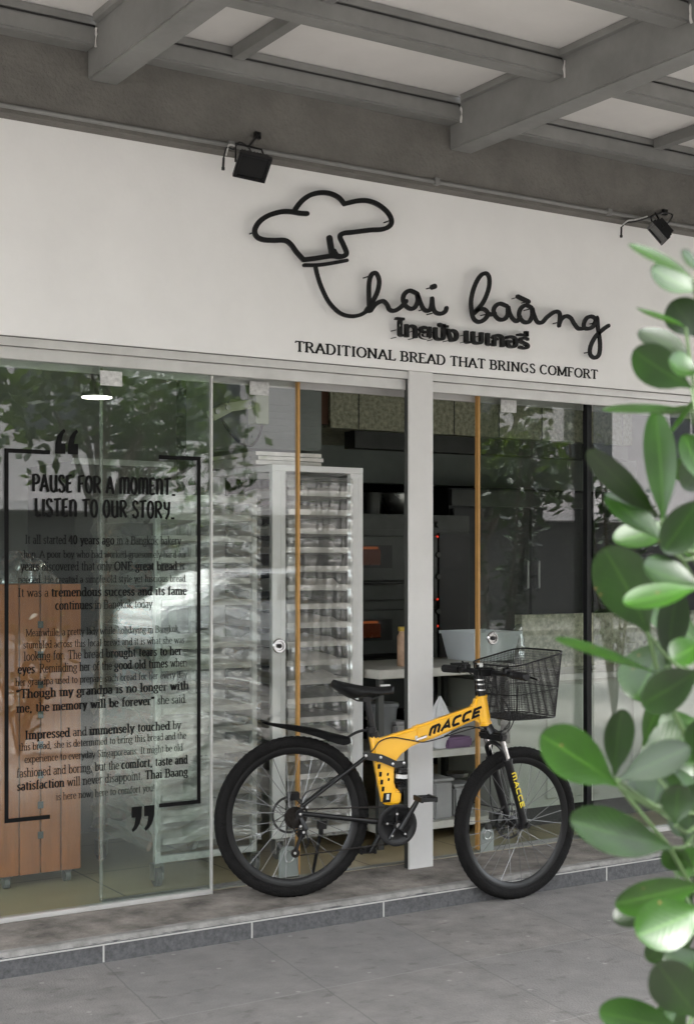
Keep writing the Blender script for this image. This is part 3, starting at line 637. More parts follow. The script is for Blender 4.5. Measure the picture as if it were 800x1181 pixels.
bk.build('bracket_border', M['vinyl'], pane)
qm = MB()
def quote(px0, px1, pyt, pyb, flip):
    for k in (0, 1):
        x0 = HX(px0 + (px1 - px0) * (.0 if k == 0 else .54)); x1 = HX(px0 + (px1 - px0) * (.44 if k == 0 else .98))
        zt_, zb_ = W(px0, pyt, TY).z, W(px0, pyb, TY).z
        P = [(0,.0),(1,.0),(1,.42),(.62,.42),(.66,.6),(.78,.78),(1.0,.9),(.86,1.0),(.5,.88),(.2,.68),(.03,.4)]   # opening mark
        if flip: P = [(1 - x, 1 - y) for x, y in P]
        qm.prism([V(x0 + (x1 - x0) * x, TY + .0008, zb_ + (zt_ - zb_) * y) for x, y in P], d)
quote(64, 91, 494, 523, False); quote(152, 179, 931, 960, True)
qm.build('quote_marks', M['vinyl'], pane)

def cyl(mb, c, r, h, ax, n=20): mb.lathe(c, [(r, 0), (r, h)], n, ax)
def sliding_door(px_edge, px_far, label, xo=None, edge2=True, g='glass_d'):
    e0 = W(px_edge, 700, 5.44).x; e1 = xo if xo is not None else W(px_far, 700, 5.44).x
    a, b = min(e0, e1), max(e0, e1)
    t = thing('sliding_door', label, 'door', ((a + b) / 2, 5.437, SZ), 'glass sliding doors of the shopfront')
    MB().box(a + .012, b - .012, 5.433, 5.441, SZ + .02, 2.305).build('glass', M[g], t)
    s = 1 if e1 > e0 else -1
    m_ = MB(); m_.box(min(e0, e0 + s * .011), max(e0, e0 + s * .011), 5.425, 5.45, SZ + .015, 2.30); m_.build('edge_strip', M['amber'], t)
    m_ = MB(); m_.box(a + .01, b - .01, 5.43, 5.444, SZ + .008, SZ + .0195); m_.build('bottom_rail', M['steel'], t)
    return t, e0, s
dl, el, s_ = sliding_door(344, 73, 'left glass sliding door with amber edge strip beside the white tray rack', xo=2.25)
m_ = MB(); m_.box(2.25, 2.262, 5.432, 5.442, SZ + .015, 2.30); m_.build('rear_edge', M['filmd'], dl)
drt, er, s_ = sliding_door(549, 672, 'right glass sliding door with amber edge strip in front of the dark fridge', g='glass_e')
def lock(px, py, t):
    p = W(px, py, 5.425); m_ = MB(); ax = V(0, -1, 0)
    m_.lathe(V(p.x, 5.432, p.z), [(.031, 0), (.033, .006), (.029, .012), (.022, .012), (.020, .006), (.0, .006)], 24, ax); l = m_.build('lock', M['chrome'], t, smooth=True)
    m_ = MB(); m_.lathe(V(p.x, 5.424, p.z), [(.010, 0), (.010, .008), (.0, .009)], 16, ax); m_.build('lock_barrel', M['bblack'], l)
lock(322, 745, dl); lock(568, 736, drt)
def floorguide(px0, px1, py0, py1, t):
    a = W(px0, py1, 5.425); b = W(px1, py0, 5.425); w_ = b.x - a.x; m_ = MB()
    P = [V(a.x, 5.418, a.z), V(b.x, 5.418, a.z)] + [V(a.x + w_ / 2 + w_ / 2 * math.cos(R(k)), 5.418, b.z - w_ / 2 + w_ / 2 * math.sin(R(k))) for k in range(0, 181, 20)]
    m_.prism(P, V(0, .013, 0)); o = m_.build('floor_lock', M['duct'], t)
    m_ = MB(); m_.tube([V(a.x + w_ / 2 + w_ * .27 * math.cos(R(k)), 5.416, b.z - w_ / 2 + w_ * .27 * math.sin(R(k))) for k in range(0, 360, 20)], .003, 6, closed=True); m_.build('lock_ring', M['steel'], o)
floorguide(322, 343, 974, 1012, dl); floorguide(553, 568, 952, 982, drt)
def sticker(px0, px1, py0, py1, Y, t):
    a = W(px0, py1, Y); b = W(px1, py0, Y); MB().box(a.x, b.x, Y - .001, Y + .0005, a.z, b.z).build('label_sticker', M['label'], t)
sticker(288, 310, 441, 455, 5.431, dl); sticker(577, 595, 462, 475, 5.431, drt); sticker(116, 141, 429, 444, GY - .006, pane)
rp = thing('window_pane', 'dusky fixed glass pane right of the black jamb, behind the leaves', 'window', (6.5, GY, SZ))
MB().box(xj + .025, 8.99, GY - .004, GY + .004, SZ + .022, 2.30).build('glass', M['glass_r'], rp)

# ------------------------------------------------------------------ flood lamps
def flood(pxm, pym, pxb, pyb, n, up, label, loom):
    n = n.normalized(); up = (up - n * up.dot(n)).normalized(); sx = up.cross(n)
    mt = W(pxm, pym, 5.213); c = atd(pxb, pyb, (mt - CAM).dot(FW) - .17)
    t = thing('flood_lamp', label, 'flood lamp', mt, 'flood lamps fixed to the concrete beam')
    m_ = MB(); m_.obox(c - n * .012, sx * .062, up * .052, n * .016); m_.bevel(.004, 2)
    for k in range(-4, 5): m_.obox(c + sx * .013 * k - n * .034, sx * .002, up * .044, n * .010)
    h = m_.build('housing', M['bblack'], t)
    m_ = MB()
    for a, b in ((-1, 0), (1, 0), (0, -1), (0, 1)):
        m_.obox(c + sx * a * .062 + up * b * .052 + n * .002, (sx * .006 if a else sx * .068), (up * .006 if b else up * .046), n * .010)
    m_.build('bezel', M['bblack'], h); m_ = MB(); m_.obox(c + n * .006, sx * .055, up * .045, n * .0015); m_.build('lens', M['lens'], h)
    tp = c + V(0, 0, .09); tp = V(c.x + .01, min(mt.y - .01, c.y + .05), c.z + .095)
    m_ = MB(); m_.tube([c - sx * .070 - n * .01, tp - sx * .055, tp + sx * .055, c + sx * .070 - n * .01], .0045, 6)
    m_.build('bracket', M['bblack'], t)
    m_ = MB(); m_.tube([tp, V(mt.x, 5.205, max(tp.z, mt.z - .01))], .006, 6); m_.build('mounting_arm', M['bblack'], t); m_ = MB(); m_.box(mt.x - .014, mt.x + .014, 5.2, 5.2145, max(tp.z, mt.z - .01) - .014, max(tp.z, mt.z - .01) + .014); m_.build('mounting_plate', M['bblack'], t)
    m_ = MB(); P = [W(x, y, 5.19) for x, y in loom]; m_.tube(smooth([c - n * .04] + P, 4), .0035, 6); m_.build('cable', M['wire'], t)
    m_ = MB(); m_.tube(smooth([p + V(.01, 0, .012) for p in P[-4:]], 4), .004, 6); m_.build('taped_cable', M['label'], t)
    m_ = MB(); m_.tube([P[-1], P[-1] + V(-.004, -.003, -.04)], .005, 6); m_.lathe(P[-1] + V(-.004, -.003, -.052), [(.007, 0), (.007, .012)], 8); m_.build('cable_end', M['wire'], t)
flood(296, 154, 291, 192, FW * -.66 + RT * .12 + V(0, 0, -.75), FW * -.75 + V(0, 0, .66) + RT * .34, 'black flood lamp on the beam above the chef hat, with tangled cable', [(288,172),(276,164),(270,172),(262,170),(259,178),(258,182)])
flood(765, 243, 759, 268, RT * -.75 + V(0, 0, -.65), RT * .65 + V(0, 0, -.75), 'black flood lamp seen edge-on at the right end of the sign', [(775,248),(760,246),(744,252),(730,256),(722,257),(716,262)])

# ------------------------------------------------------------------ kitchen
# wooden slatted cabinet
x0, x1 = 1.97, 2.345; y0, y1 = 5.87, 6.4; zc = 1.40
cb = thing('wooden_cabinet', 'orange brown wooden cabinet on castors behind the left pane', 'cabinet', ((x0 + x1) / 2, y0, SZ))
pw = (x1 - x0) / 4
for i in range(4):
    m_ = MB(); m_.box(x0 + i * pw + .003, x0 + (i + 1) * pw - .003, y0, y0 + .02, .15, zc); m_.bevel(.002, 1)
    pl = m_.build('plank', M['wood'], cb)
m_ = MB(); m_.box(x0, x1, y0 + .021, y1, .155, zc - .005); m_.build('carcass', M['wood'], cb)
m_ = MB()
for z in [.3 + .13 * k for k in range(8)]: m_.box(x0 + 2 * pw - .012, x0 + 2 * pw + .012, y0 - .004, y0, z, z + .03)
m_.build('hinges', M['steeld'], cb)
for x in (x0 + .05, x1 - .05):
    m_ = MB(); m_.lathe(V(x - .012, y0 + .05, SZ + .027), [(.026, 0), (.026, .024)], 16, V(1, 0, 0)); m_.box(x - .018, x + .018, y0 + .03, y0 + .07, .135, .152); m_.build('castor', M['caster'], cb)
# crumpled plastic on the cabinet
def crumple(ax, bx, fn, amp, f, nu=40, nv=40):
    pass
m_ = MB()
def pf(u, v):
    x = x0 + .02 + (x1 - x0 - .10) * u; z = zc + .004 + .16 * math.sin(PI * u) ** .5 * (.8 + .25 * noise.noise(V(u * 4, v * 4, 1))) * math.sin(PI * v) ** .4; y = y0 + .04 + .35 * v
    return V(x, y + .04 * noise.noise(V(u * 9, v * 9, 5)), z + .02 * noise.noise(V(u * 13, v * 13, 8)) * math.sin(PI * u) * math.sin(PI * v))
m_.grid(pf, 36, 30); tag(m_.build('plastic_bag', M['filmd'], smooth=True, at=((x0+x1)/2, y0+.2, zc)), 'crumpled cloudy plastic bag lying on the orange brown cabinet', 'plastic bag')

def caster(t, x, y, z0=SZ):
    m_ = MB(); m_.lathe(V(x - .014, y, z0 + .04), [(.034, 0), (.040, .004), (.040, .024), (.034, .028)], 18, V(1, 0, 0)); c = m_.build('castor', M['caster'], t, smooth=True)
    m_ = MB(); m_.box(x - .024, x - .018, y - .022, y + .022, z0 + .03, z0 + .095); m_.box(x + .018, x + .024, y - .022, y + .022, z0 + .03, z0 + .095); m_.box(x - .024, x + .024, y - .025, y + .025, z0 + .09, z0 + .1); m_.build('fork', M['steel'], c)
def rack(label, x0, x1, y0, y1, zt, n, z_lo, pitch, fm, pw, seed, fill, name='tray_rack', grp='tall bakery tray racks'):
    rd = random.Random(seed)
    t = thing(name, label, 'rack', ((x0 + x1) / 2, y0, SZ), grp)
    for x in (x0, x1 - pw):
        for y in (y0, y1 - .03):
            m_ = MB(); m_.box(x, x + pw, y, y + .03, SZ + .10, zt - .03); m_.bevel(.003, 1)
            if pw > .05: m_.box(x + pw * .62, x + pw * .66, y - .002, y + .001, SZ + .12, zt - .05)
            m_.build('post', fm, t)
            caster(t, x + pw / 2, y + .015)
    m_ = MB(); m_.box(x0, x1, y0, y0 + .03, zt - .03, zt); m_.box(x0, x1, y1 - .03, y1, zt - .03, zt); m_.box(x0, x0 + .03, y0 + .03, y1 - .03, zt - .03, zt); m_.box(x1 - .03, x1, y0 + .03, y1 - .03, zt - .03, zt)
    m_.box(x0, x1, y0 + .003, y0 + .028, SZ + .10, SZ + .13); m_.box(x0, x1, y1 - .028, y1 - .003, SZ + .10, SZ + .13); m_.bevel(.002, 1); m_.build('frame_rails', fm, t)
    a, b = x0 + pw + .004, x1 - pw - .004
    for i in range(n):
        z = z_lo + i * pitch
        m_ = MB(); m_.box(a - .002, a + .012, y0 + .032, y1 - .032, z - .006, z - .002); m_.box(b - .012, b + .002, y0 + .032, y1 - .032, z - .006, z - .002); m_.build('runner', fm, t)
        if rd.random() < fill[0]:
            dy = rd.uniform(-.02, .0); m_ = MB(); h = .026
            m_.box(a + .001, b - .001, y0 + .01 + dy, y1 - .05, z, z + .003); m_.box(a + .001, b - .001, y0 + .005 + dy, y0 + .010 + dy, z, z + h); m_.box(a + .001, a + .004, y0 + .01 + dy, y1 - .05, z + .003, z + h); m_.box(b - .004, b - .001, y0 + .01 + dy, y1 - .05, z + .003, z + h)
            tr = m_.build('tray', M['tray'], t)
            if rd.random() < fill[1]:
                m_ = MB(); sd = rd.random() * 50; hh = rd.uniform(.045, .066)
                def bf(u, v):
                    return V(a + .012 + (b - a - .024) * u, y0 + .02 + dy + (y1 - y0 - .1) * v, z + .004 + hh * (min(1, 8 * u * (1 - u)) * min(1, 8 * v * (1 - v) + .35)) * (.8 + .35 * noise.noise(V(u * 6 + sd, v * 6, sd))))
                m_.grid(bf, 20, 12); m_.quad(bf(0, 0), bf(1, 0), V(b - .012, y0 + .02 + dy, z + .003), V(a + .012, y0 + .02 + dy, z + .003)); m_.build('bagged_bread', M['bread'] if rd.random() < .6 else M['filmd'], tr, smooth=True)
    return t
wr = rack('tall white aluminium rack full of bread trays in the open doorway', 3.265, 3.775, 5.80, 6.45, 1.955, 18, .28, .090, M['rackwhite'], .075, 4, (.97, .85))
m_ = MB()
def wf(u, v):   # plastic curtain hanging over the front of the white rack
    z = 1.90 - 1.72 * u; x = 3.338 + .365 * v; q = noise.noise(V(z * 2.2, x * 6, 2)) * .012 + noise.noise(V(z * 5, x * 22, 7)) * .005 + .004 * math.sin(z * 69.8)
    return V(x, 5.792 - .012 + q - .012 * math.exp(-((x - 3.66) / .02) ** 2), z)
m_.grid(wf, 220, 44); m_.build('plastic_cover', M['film'], wr, smooth=True)
gr = rack('grey aluminium tray rack shrouded in crumpled clear plastic behind the left glass', 2.575, 3.075, 5.60, 6.25, 1.79, 16, .27, .094, M['rackgrey'], .026, 9, (.9, .75))
m_ = MB()
def drape(side):
    def f(u, v):
        z = 1.80 - 1.55 * u
        if side == 0: p = V(2.568 + .512 * v, 5.588, z); nn = V(0, -1, 0)
        else: p = V(2.566, 5.59 + .66 * v, z); nn = V(-1, 0, 0)
        sw = .5 + .5 * math.sin(z * 66.8 + 15 * (v - .5) ** 2 + 2.6 * noise.noise(V(v * 2.2, z * 2.2, 4 + side)))
        q = .010 + .016 * sw ** 4 + .016 * max(0, noise.noise(V(v * 3, z * 4, 9 + side))) + .0035 * noise.noise(V(v * 9, z * 26, 3))
        return p + nn * q + V(0, 0, .03 * math.sin(PI * v) * noise.noise(V(v * 4, z * 2, 1)))
    return f
m_.grid(drape(0), 200, 60); m_.grid(drape(1), 120, 40)
m_.build('plastic_cover', M['filmd'], gr, smooth=True)
# pan stack on the white rack
sk = thing('tray_stack', 'flat stack of baking trays lying on top of the white rack', 'trays', (3.40, 5.95, 1.957))
for k in range(3):
    m_ = MB(); o_ = .012 * (k % 2); m_.box(3.20 + o_, 3.56 + o_, 5.84, 6.3, 1.957 + k * .021, 1.960 + k * .021); m_.box(3.20 + o_, 3.56 + o_, 5.84, 5.845, 1.960 + k * .021, 1.975 + k * .021); m_.box(3.20 + o_, 3.205 + o_, 5.845, 6.3, 1.960 + k * .021, 1.975 + k * .021); m_.build('tray', M['tray'], sk)
# dark proofer frame behind
pr = thing('proofing_cabinet', 'dark proofing cabinet with pale top edge behind the shrouded rack', 'cabinet', (3.0, 6.9, SZ))
MB().box(2.72, 3.25, 6.9, 7.6, SZ + .003, 2.02).build('body', M['steeld'], pr); m_ = MB(); m_.box(2.70, 3.27, 6.88, 6.899, 2.0, 2.03); m_.build('top_edge', M['steel'], pr)
# duct box and bracket arm
dz = W(300, 517, 6.3).z
db = thing('wall_cooler', 'grey green cooling box hung high behind the left sliding door', 'cooling unit', (3.2, 6.3, dz))
xa, xb = W(284, 480, 6.3).x, W(372, 480, 6.3).x
m_ = MB(); m_.box(xa, xb, 6.3, 7.0, dz, 2.849); m_.bevel(.012, 2); m_.build('casing', M['duct'], db)
m_ = MB()
for k in range(6): m_.box(xa + .03, xb - .03, 6.292, 6.299, dz + .05 + k * .035, dz + .062 + k * .035)
m_.build('grille', M['duct'], db)
am = thing('bracket_arm', 'pale green enamelled swing arm with looping black cable', 'bracket', W(270, 478, 6.0))
P = [W(x, y, 6.0) for x, y in ((243, 480), (262, 470), (290, 466))]
m_ = MB(); m_.tube([P[0], P[1]], .035, 4); m_.tube([P[1], P[2]], .03, 4); q = W(298, 470, 6.0); m_.box(q.x - .03, q.x + .04, 5.97, 6.05, q.z - .08, q.z + .07); m_.build('arm', M['arm'], am)
m_ = MB()
for x, y in ((250, 475), (262, 470), (290, 466)): q = W(x, y, 5.96); m_.lathe(q, [(.012, 0), (.012, .012)], 12, V(0, -1, 0))
m_.build('bolts', M['steel'], am)
m_ = MB(); m_.tube(smooth([W(x, y, 6.0) for x, y in ((303, 480), (300, 500), (290, 514), (276, 510), (262, 494), (256, 482))], 5), .006, 6); m_.build('cable', M['wire'], am)
m_ = MB(); q = W(298, 470, 6.02); m_.tube([q, V(q.x, 6.29, q.z + .05)], .02, 6); m_.build('wall_fixing', M['arm'], am)
# hood
hz = 2.26; HY0 = 7.2
hx0, hx1 = W(381, 480, HY0).x, 6.9
hd_ = thing('extractor_hood', 'wide steel extractor hood with painted-on mottled reflections hanging over the ovens', 'hood', ((hx0 + hx1) / 2, HY0, hz))
m_ = MB(); m_.box(hx0, hx1, HY0, 8.4, hz + .04, 2.849); m_.build('canopy_box', M['mottle_reflect'], hd_)
m_ = MB(); m_.box(hx0 + .2, hx1, HY0 + .04, HY0 + .16, hz - .07, hz + .035); m_.build('grease_gutter', M['steeld'], hd_)
m_ = MB()
for k in range(7): x = hx0 + .36 * k + .2; m_.box(x - .003, x + .003, HY0 - .003, HY0 + .001, hz + .04, 2.8)
m_.build('seams', M['steeld'], hd_)
MB().box(hx0 - .13, hx0 - .004, HY0 + .02, 8.2, hz + .06, 2.849).build('side_panel', M['red'], hd_)
MB().box(4.31, 8.0, 8.30, 8.42, 2.05, 2.30).build('rear_duct', M['duct'], hd_)
# ovens
OY = 7.5
ox0, ox1 = 4.72, 5.72
ov = thing('deck_oven', 'dark two-deck oven with glowing windows and red lamps behind the post', 'oven', ((ox0 + ox1) / 2, OY, SZ))
MB().box(ox0, ox1, OY, 8.25, .55, 1.80).build('body', M['steeld'], ov)
m_ = MB()
for x in (ox0 + .04, ox1 - .08):
    for y in (OY + .03, 8.17): m_.box(x, x + .04, y, y + .04, SZ + .001, .55)
m_.build('stand', M['steeld'], ov)
MB().box(ox0 + .03, ox1 - .01, OY - .014, OY - .001, 1.70, 1.79).build('top_fascia', M['steeld'], ov)
for z0_, z1_ in ((1.25, 1.66), (.80, 1.19)):
    m_ = MB(); m_.box(ox0 + .02, ox1 - .28, OY - .03, OY - .001, z0_, z1_); m_.bevel(.004, 1); dr = m_.build('door', M['steeld'], ov)
    zc_ = (z0_ + z1_) / 2
    MB().box(ox0 + .06, ox0 + .36, OY - .034, OY - .0305, zc_ + .0, z1_ - .06).build('window', M['ovendark'], dr); MB().box(ox0 + .08, ox0 + .25, OY - .0355, OY - .0343, z1_ - .085, z1_ - .07).build('glowing_element', M['glow'], dr); MB().box(ox0 + .08, ox0 + .27, OY - .0355, OY - .0343, zc_ + .02, z1_ - .088).build('warm_pane', M['ovenwarm'], dr)
    m_ = MB(); m_.tube([V(ox0 + .06, OY - .03, zc_ - .09), V(ox0 + .07, OY - .075, zc_ - .09), V(ox0 + .42, OY - .075, zc_ - .09), V(ox0 + .43, OY - .03, zc_ - .09)], .012, 8); m_.build('handle', M['ovendark'], dr)
MB().box(ox1 - .26, ox1 - .02, OY - .022, OY - .001, .62, 1.68).build('control_panel', M['ovendark'], ov)
for py in (619, 691, 722):
    p = W(504.5, py, OY - .03); m_ = MB(); m_.lathe(V(p.x, OY - .0225, p.z), [(.008, 0), (.008, .006), (0, .008)], 12, V(0, -1, 0)); m_.build('pilot_lamp', M['red_led'], ov)
for py in (605, 640, 665, 705):
    p = W(504.5, py, OY - .03); m_ = MB(); m_.lathe(V(p.x, OY - .0225, p.z), [(.02, 0), (.017, .02), (0, .02)], 14, V(0, -1, 0)); m_.build('knob', M['steeld'], ov)
p = W(462, 590, OY + .2)
m_ = MB(); m_.lathe(V(p.x, OY + .2, 1.802), [(.07, 0), (.10, .03), (.125, .09), (.13, .145), (.137, .145), (.130, .14), (.118, .09), (.09, .035), (0, .01)], 32)
tag(m_.build('mixing_bowl', M['steel'], smooth=True, at=(p.x, OY + .2, 1.802)), 'steel mixing bowl standing on top of the deck oven', 'bowl')
p = W(430, 590, OY + .2)
m_ = MB(); m_.lathe(V(p.x, OY + .2, 1.802), [(.055, 0), (.06, .14), (.064, .145), (.056, .14), (0, .02)], 24)
tag(m_.build('steel_pot', M['steeld'], smooth=True, at=(p.x, OY + .2, 1.802)), 'small dark steel pot left of the mixing bowl', 'pot')
# fridge
fy = 7.8; fx0, fx1 = W(517, 650, fy).x, W(676, 650, fy).x
fg = thing('upright_fridge', 'tall dark two-door fridge behind the right sliding door', 'fridge', ((fx0 + fx1) / 2, fy, SZ))
MB().box(fx0, fx1, fy, 8.5, SZ + .001, 2.0).build('body', M['fridge'], fg)
xm = W(606, 650, fy).x
for a, b, hxx in ((fx0 + .006, xm - .005, xm - .05), (xm + .005, fx1 - .006, xm + .05)):
    m_ = MB(); m_.box(a, b, fy - .05, fy - .001, .25, 1.86); m_.bevel(.006, 2); dd = m_.build('door', M['fridge'], fg)
    m_ = MB(); m_.tube([V(hxx, fy - .05, 1.30), V(hxx, fy - .085, 1.31), V(hxx, fy - .085, 1.50), V(hxx, fy - .05, 1.51)], .008, 8); m_.build('handle', M['steel'], dd)
MB().box(fx0 + .006, fx1 - .006, fy - .03, fy - .001, 1.88, 1.99).build('top_grille', M['steeld'], fg)
# work table
tx0, tx1, ty0, ty1 = 3.80, 4.64, 5.70, 6.30
tb = thing('work_table', 'pale topped work table with two lower shelves behind the post', 'table', ((tx0 + tx1) / 2, ty0, SZ))
m_ = MB(); m_.box(tx0, tx1, ty0, ty1, .925, .97); m_.bevel(.004, 1); m_.build('tabletop', M['tabletop'], tb)
for z in (.555, .20):
    m_ = MB(); m_.box(tx0 + .03, tx1 - .002, ty0 + .01, ty1 - .01, z - .035, z); m_.build('shelf', M['tabletop'], tb)
for x in (tx0 + .02, tx1 - .045):
    for y in (ty0 + .03, ty1 - .05): m_ = MB(); m_.box(x, x + .03, y, y + .03, SZ + .001, .9245); m_.build('leg', M['steeld'], tb)
# counter unit at the right
cx0, cx1 = 4.66, 6.6
ct = thing('steel_counter', 'pale green steel counter with backsplash of painted-on mottled reflections behind the right sliding door', 'counter', ((cx0 + cx1) / 2, 5.75, SZ))
MB().box(cx0, cx1, 5.76, 6.4, .20, .86).build('body', M['counter'], ct)
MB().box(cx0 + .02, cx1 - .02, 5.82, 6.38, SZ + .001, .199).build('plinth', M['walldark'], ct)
m_ = MB(); m_.box(cx0 - .015, cx1, 5.735, 6.4, .861, .90); m_.bevel(.003, 1); m_.build('worktop', M['steel'], ct)
for k in range(3):
    a = cx0 + .01 + k * .62; m_ = MB(); m_.box(a + .23, a + .6, 5.745, 5.759, .24, .84); m_.bevel(.003, 1); m_.build('door', M['counter'], ct)
ms0 = W(601, 750, 6.1).x
MB().box(ms0, cx1, 6.1, 6.16, .901, 1.20).build('backsplash', M['mottle_reflect'], ct)
# small things
def on(px, Y): return W(px, 700, Y).x
p = on(464, 5.86); m_ = MB(); m_.lathe(V(p, 5.86, .971), [(.026, 0), (.028, .005), (.028, .15), (.02, .165), (.02, .175)], 20); o = m_.build('bottle', M['bottle'], smooth=True, at=(p, 5.86, .971))
tag(o, 'tan bottle with yellow cap standing on the work table left of the post', 'bottle'); m_ = MB(); m_.lathe(V(p, 5.86, 1.147), [(.023, 0), (.023, .022), (0, .023)], 18); m_.build('cap', M['cap'], o)
p = on(556, 6.0); ww = .155
m_ = MB(); P = lambda s, z: [V(p + a * ww * s, 6.02 + b * .15 * s, z) for a, b in ((-1, -1), (1, -1), (1, 1), (-1, 1))]
l0 = [m_.bm.verts.new(q) for q in P(.82, .972)]; l1 = [m_.bm.verts.new(q) for q in P(1, 1.125)]; l2 = [m_.bm.verts.new(q) for q in P(.96, 1.125)]; l3 = [m_.bm.verts.new(q) for q in P(.79, .98)]
m_.bm.faces.new(l0); m_.bm.faces.new(l3)
for a, b in ((l0, l1), (l1, l2), (l2, l3)):
    for i in range(4): m_.bm.faces.new((a[i], a[(i + 1) % 4], b[(i + 1) % 4], b[i]))
m_.bevel(.008, 2)
tu = tag(m_.build('plastic_tub', M['tub'], at=(p, 6.0, .972)), 'pale blue rectangular plastic tub on the work table', 'tub')
m_ = MB(); m_.obox(V(p, 6.02 - .153, 1.118), V(ww * 1.02, 0, 0), V(0, .006, 0), V(0, 0, .008)); m_.build('rim', M['tub'], tu); m_ = MB(); m_.obox(V(p, 6.02 + .153, 1.118), V(ww * 1.02, 0, 0), V(0, .006, 0), V(0, 0, .008)); m_.build('rim', M['tub'], tu)
m_ = MB(); q = W(598, 755, 5.9)
def pbag(u, v):
    a = u * 2 * PI; h = v; r = .055 * (1 - h) ** .7 + .008; return V(q.x - .02 + r * math.cos(a) * 1.2 + .045 * h, 5.93 + r * math.sin(a) + .012 * noise.noise(V(math.cos(a) * 3, h * 6, math.sin(a) * 3)), .972 + .19 * h)
m_.grid(pbag, 24, 14); tag(m_.build('plastic_bag', M['filmd'], smooth=True, at=(q.x, 5.93, .972)), 'cloudy plastic bag peaked up at the right end of the work table', 'plastic bag')
p = on(527, 5.74); m_ = MB(); m_.box(p - .03, p + .07, 5.735, 5.76, .971, .985); tag(m_.build('knife', M['bblack'], at=(p, 5.75, .971)), 'black knife handle at the front edge of the work table', 'knife')
p = on(440, 5.9)
m_ = MB(); m_.lathe(V(p, 5.9, .556), [(.062, 0), (.078, .21), (.0, .21)], 24); o = m_.build('grey_bin', M['bin'], smooth=True, at=(p, 5.9, .556)); tag(o, 'round grey lidded bin on the middle shelf behind the saddle', 'bin')
m_ = MB(); m_.lathe(V(p, 5.9, .767), [(.085, 0), (.087, .008), (.083, .022), (0, .026)], 24); m_.build('lid', M['bin'], o)
def sbox(pxa, pxb, Y, z0, h, label, matn='clearbox', name='storage_box', lid=True, dep=.28):
    a, b = on(pxa, Y), on(pxb, Y); m_ = MB(); m_.box(a, b, Y, Y + dep, z0 + .001, z0 + h); m_.bevel(.010, 2); o = m_.build(name, M[matn], at=((a + b) / 2, Y, z0)); tag(o, label, 'box')
    if lid: m_ = MB(); m_.box(a - .006, b + .006, Y - .006, Y + dep + .006, z0 + h + .001, z0 + h + .016); m_.bevel(.004, 1); m_.build('lid', M[matn], o)
sbox(457, 470, 5.80, .555, .13, 'small grey storage box on the middle shelf against the post')
sbox(503, 549, 5.86, .555, .15, 'wide cloudy storage box on the middle shelf above the frame lettering')
sbox(501, 522, 5.74, .20, .19, 'tall cloudy storage box on the bottom shelf next to the post')
sbox(524, 546, 5.76, .20, .15, 'lower cloudy storage box on the bottom shelf beside the amber edge strip')
a = on(533, 5.87); m_ = MB(); m_.lathe(V(a, 5.90, .372), [(.03, 0), (.06, .012), (.072, .03), (.06, .03), (0, .012)], 24); tag(m_.build('steel_bowl', M['chrome'], smooth=True, at=(a, 5.9, .37)), 'shiny shallow steel bowl on the lower cloudy storage box', 'bowl')
a = on(509, 5.75); tz = .556
m_ = MB()
def wb(u, v):
    an = u * 2 * PI; r = .060 * min(1, .55 + v * 1.5) if v < .55 else max(.006, .060 * (1 - (v - .55) / .45) ** .75) + .010 * math.sin(an * 8 + 3 * v) * v * (1 - v) * 3
    return V(a + r * math.cos(an), 5.765 + r * .8 * math.sin(an), tz + .001 + v * .262)
m_.grid(wb, 42, 16); tag(m_.build('tied_bag', M['bagwhite'], smooth=True, at=(a, 5.765, tz)), 'white striped tied bag on the middle shelf right of the post', 'bag')
sbox(516, 545, 5.72, .555, .055, 'low purple packet lying in front of the wide cloudy storage box', 'bagpurple', 'food_packet', False, .10)
# lamps
def pendant(px, py, Y, r, label, es=1):
    p = W(px, py, Y); t = thing('pendant_lamp', label, 'lamp', V(p.x, Y, 2.85))
    m_ = MB(); m_.lathe(p, [(r, 0), (r * .9, .03), (r * .35, .09), (.03, .12), (0, .12)], 28); m_.build('shade', M['lampshade'], t, smooth=True)
    m_ = MB(); m_.lathe(p + V(0, 0, -.004), [(r * .93, 0), (r * .93, .006)], 28); m_.build('diffuser', M['lamp'], t)
    m_ = MB(); m_.tube([p + V(0, 0, .119), V(p.x, Y, 2.849)], .005, 6); m_.build('cord', M['wire'], t)
pendant(112, 458, 7.0, .085, 'lit round pendant lamp seen above the quote marks on the story pane')

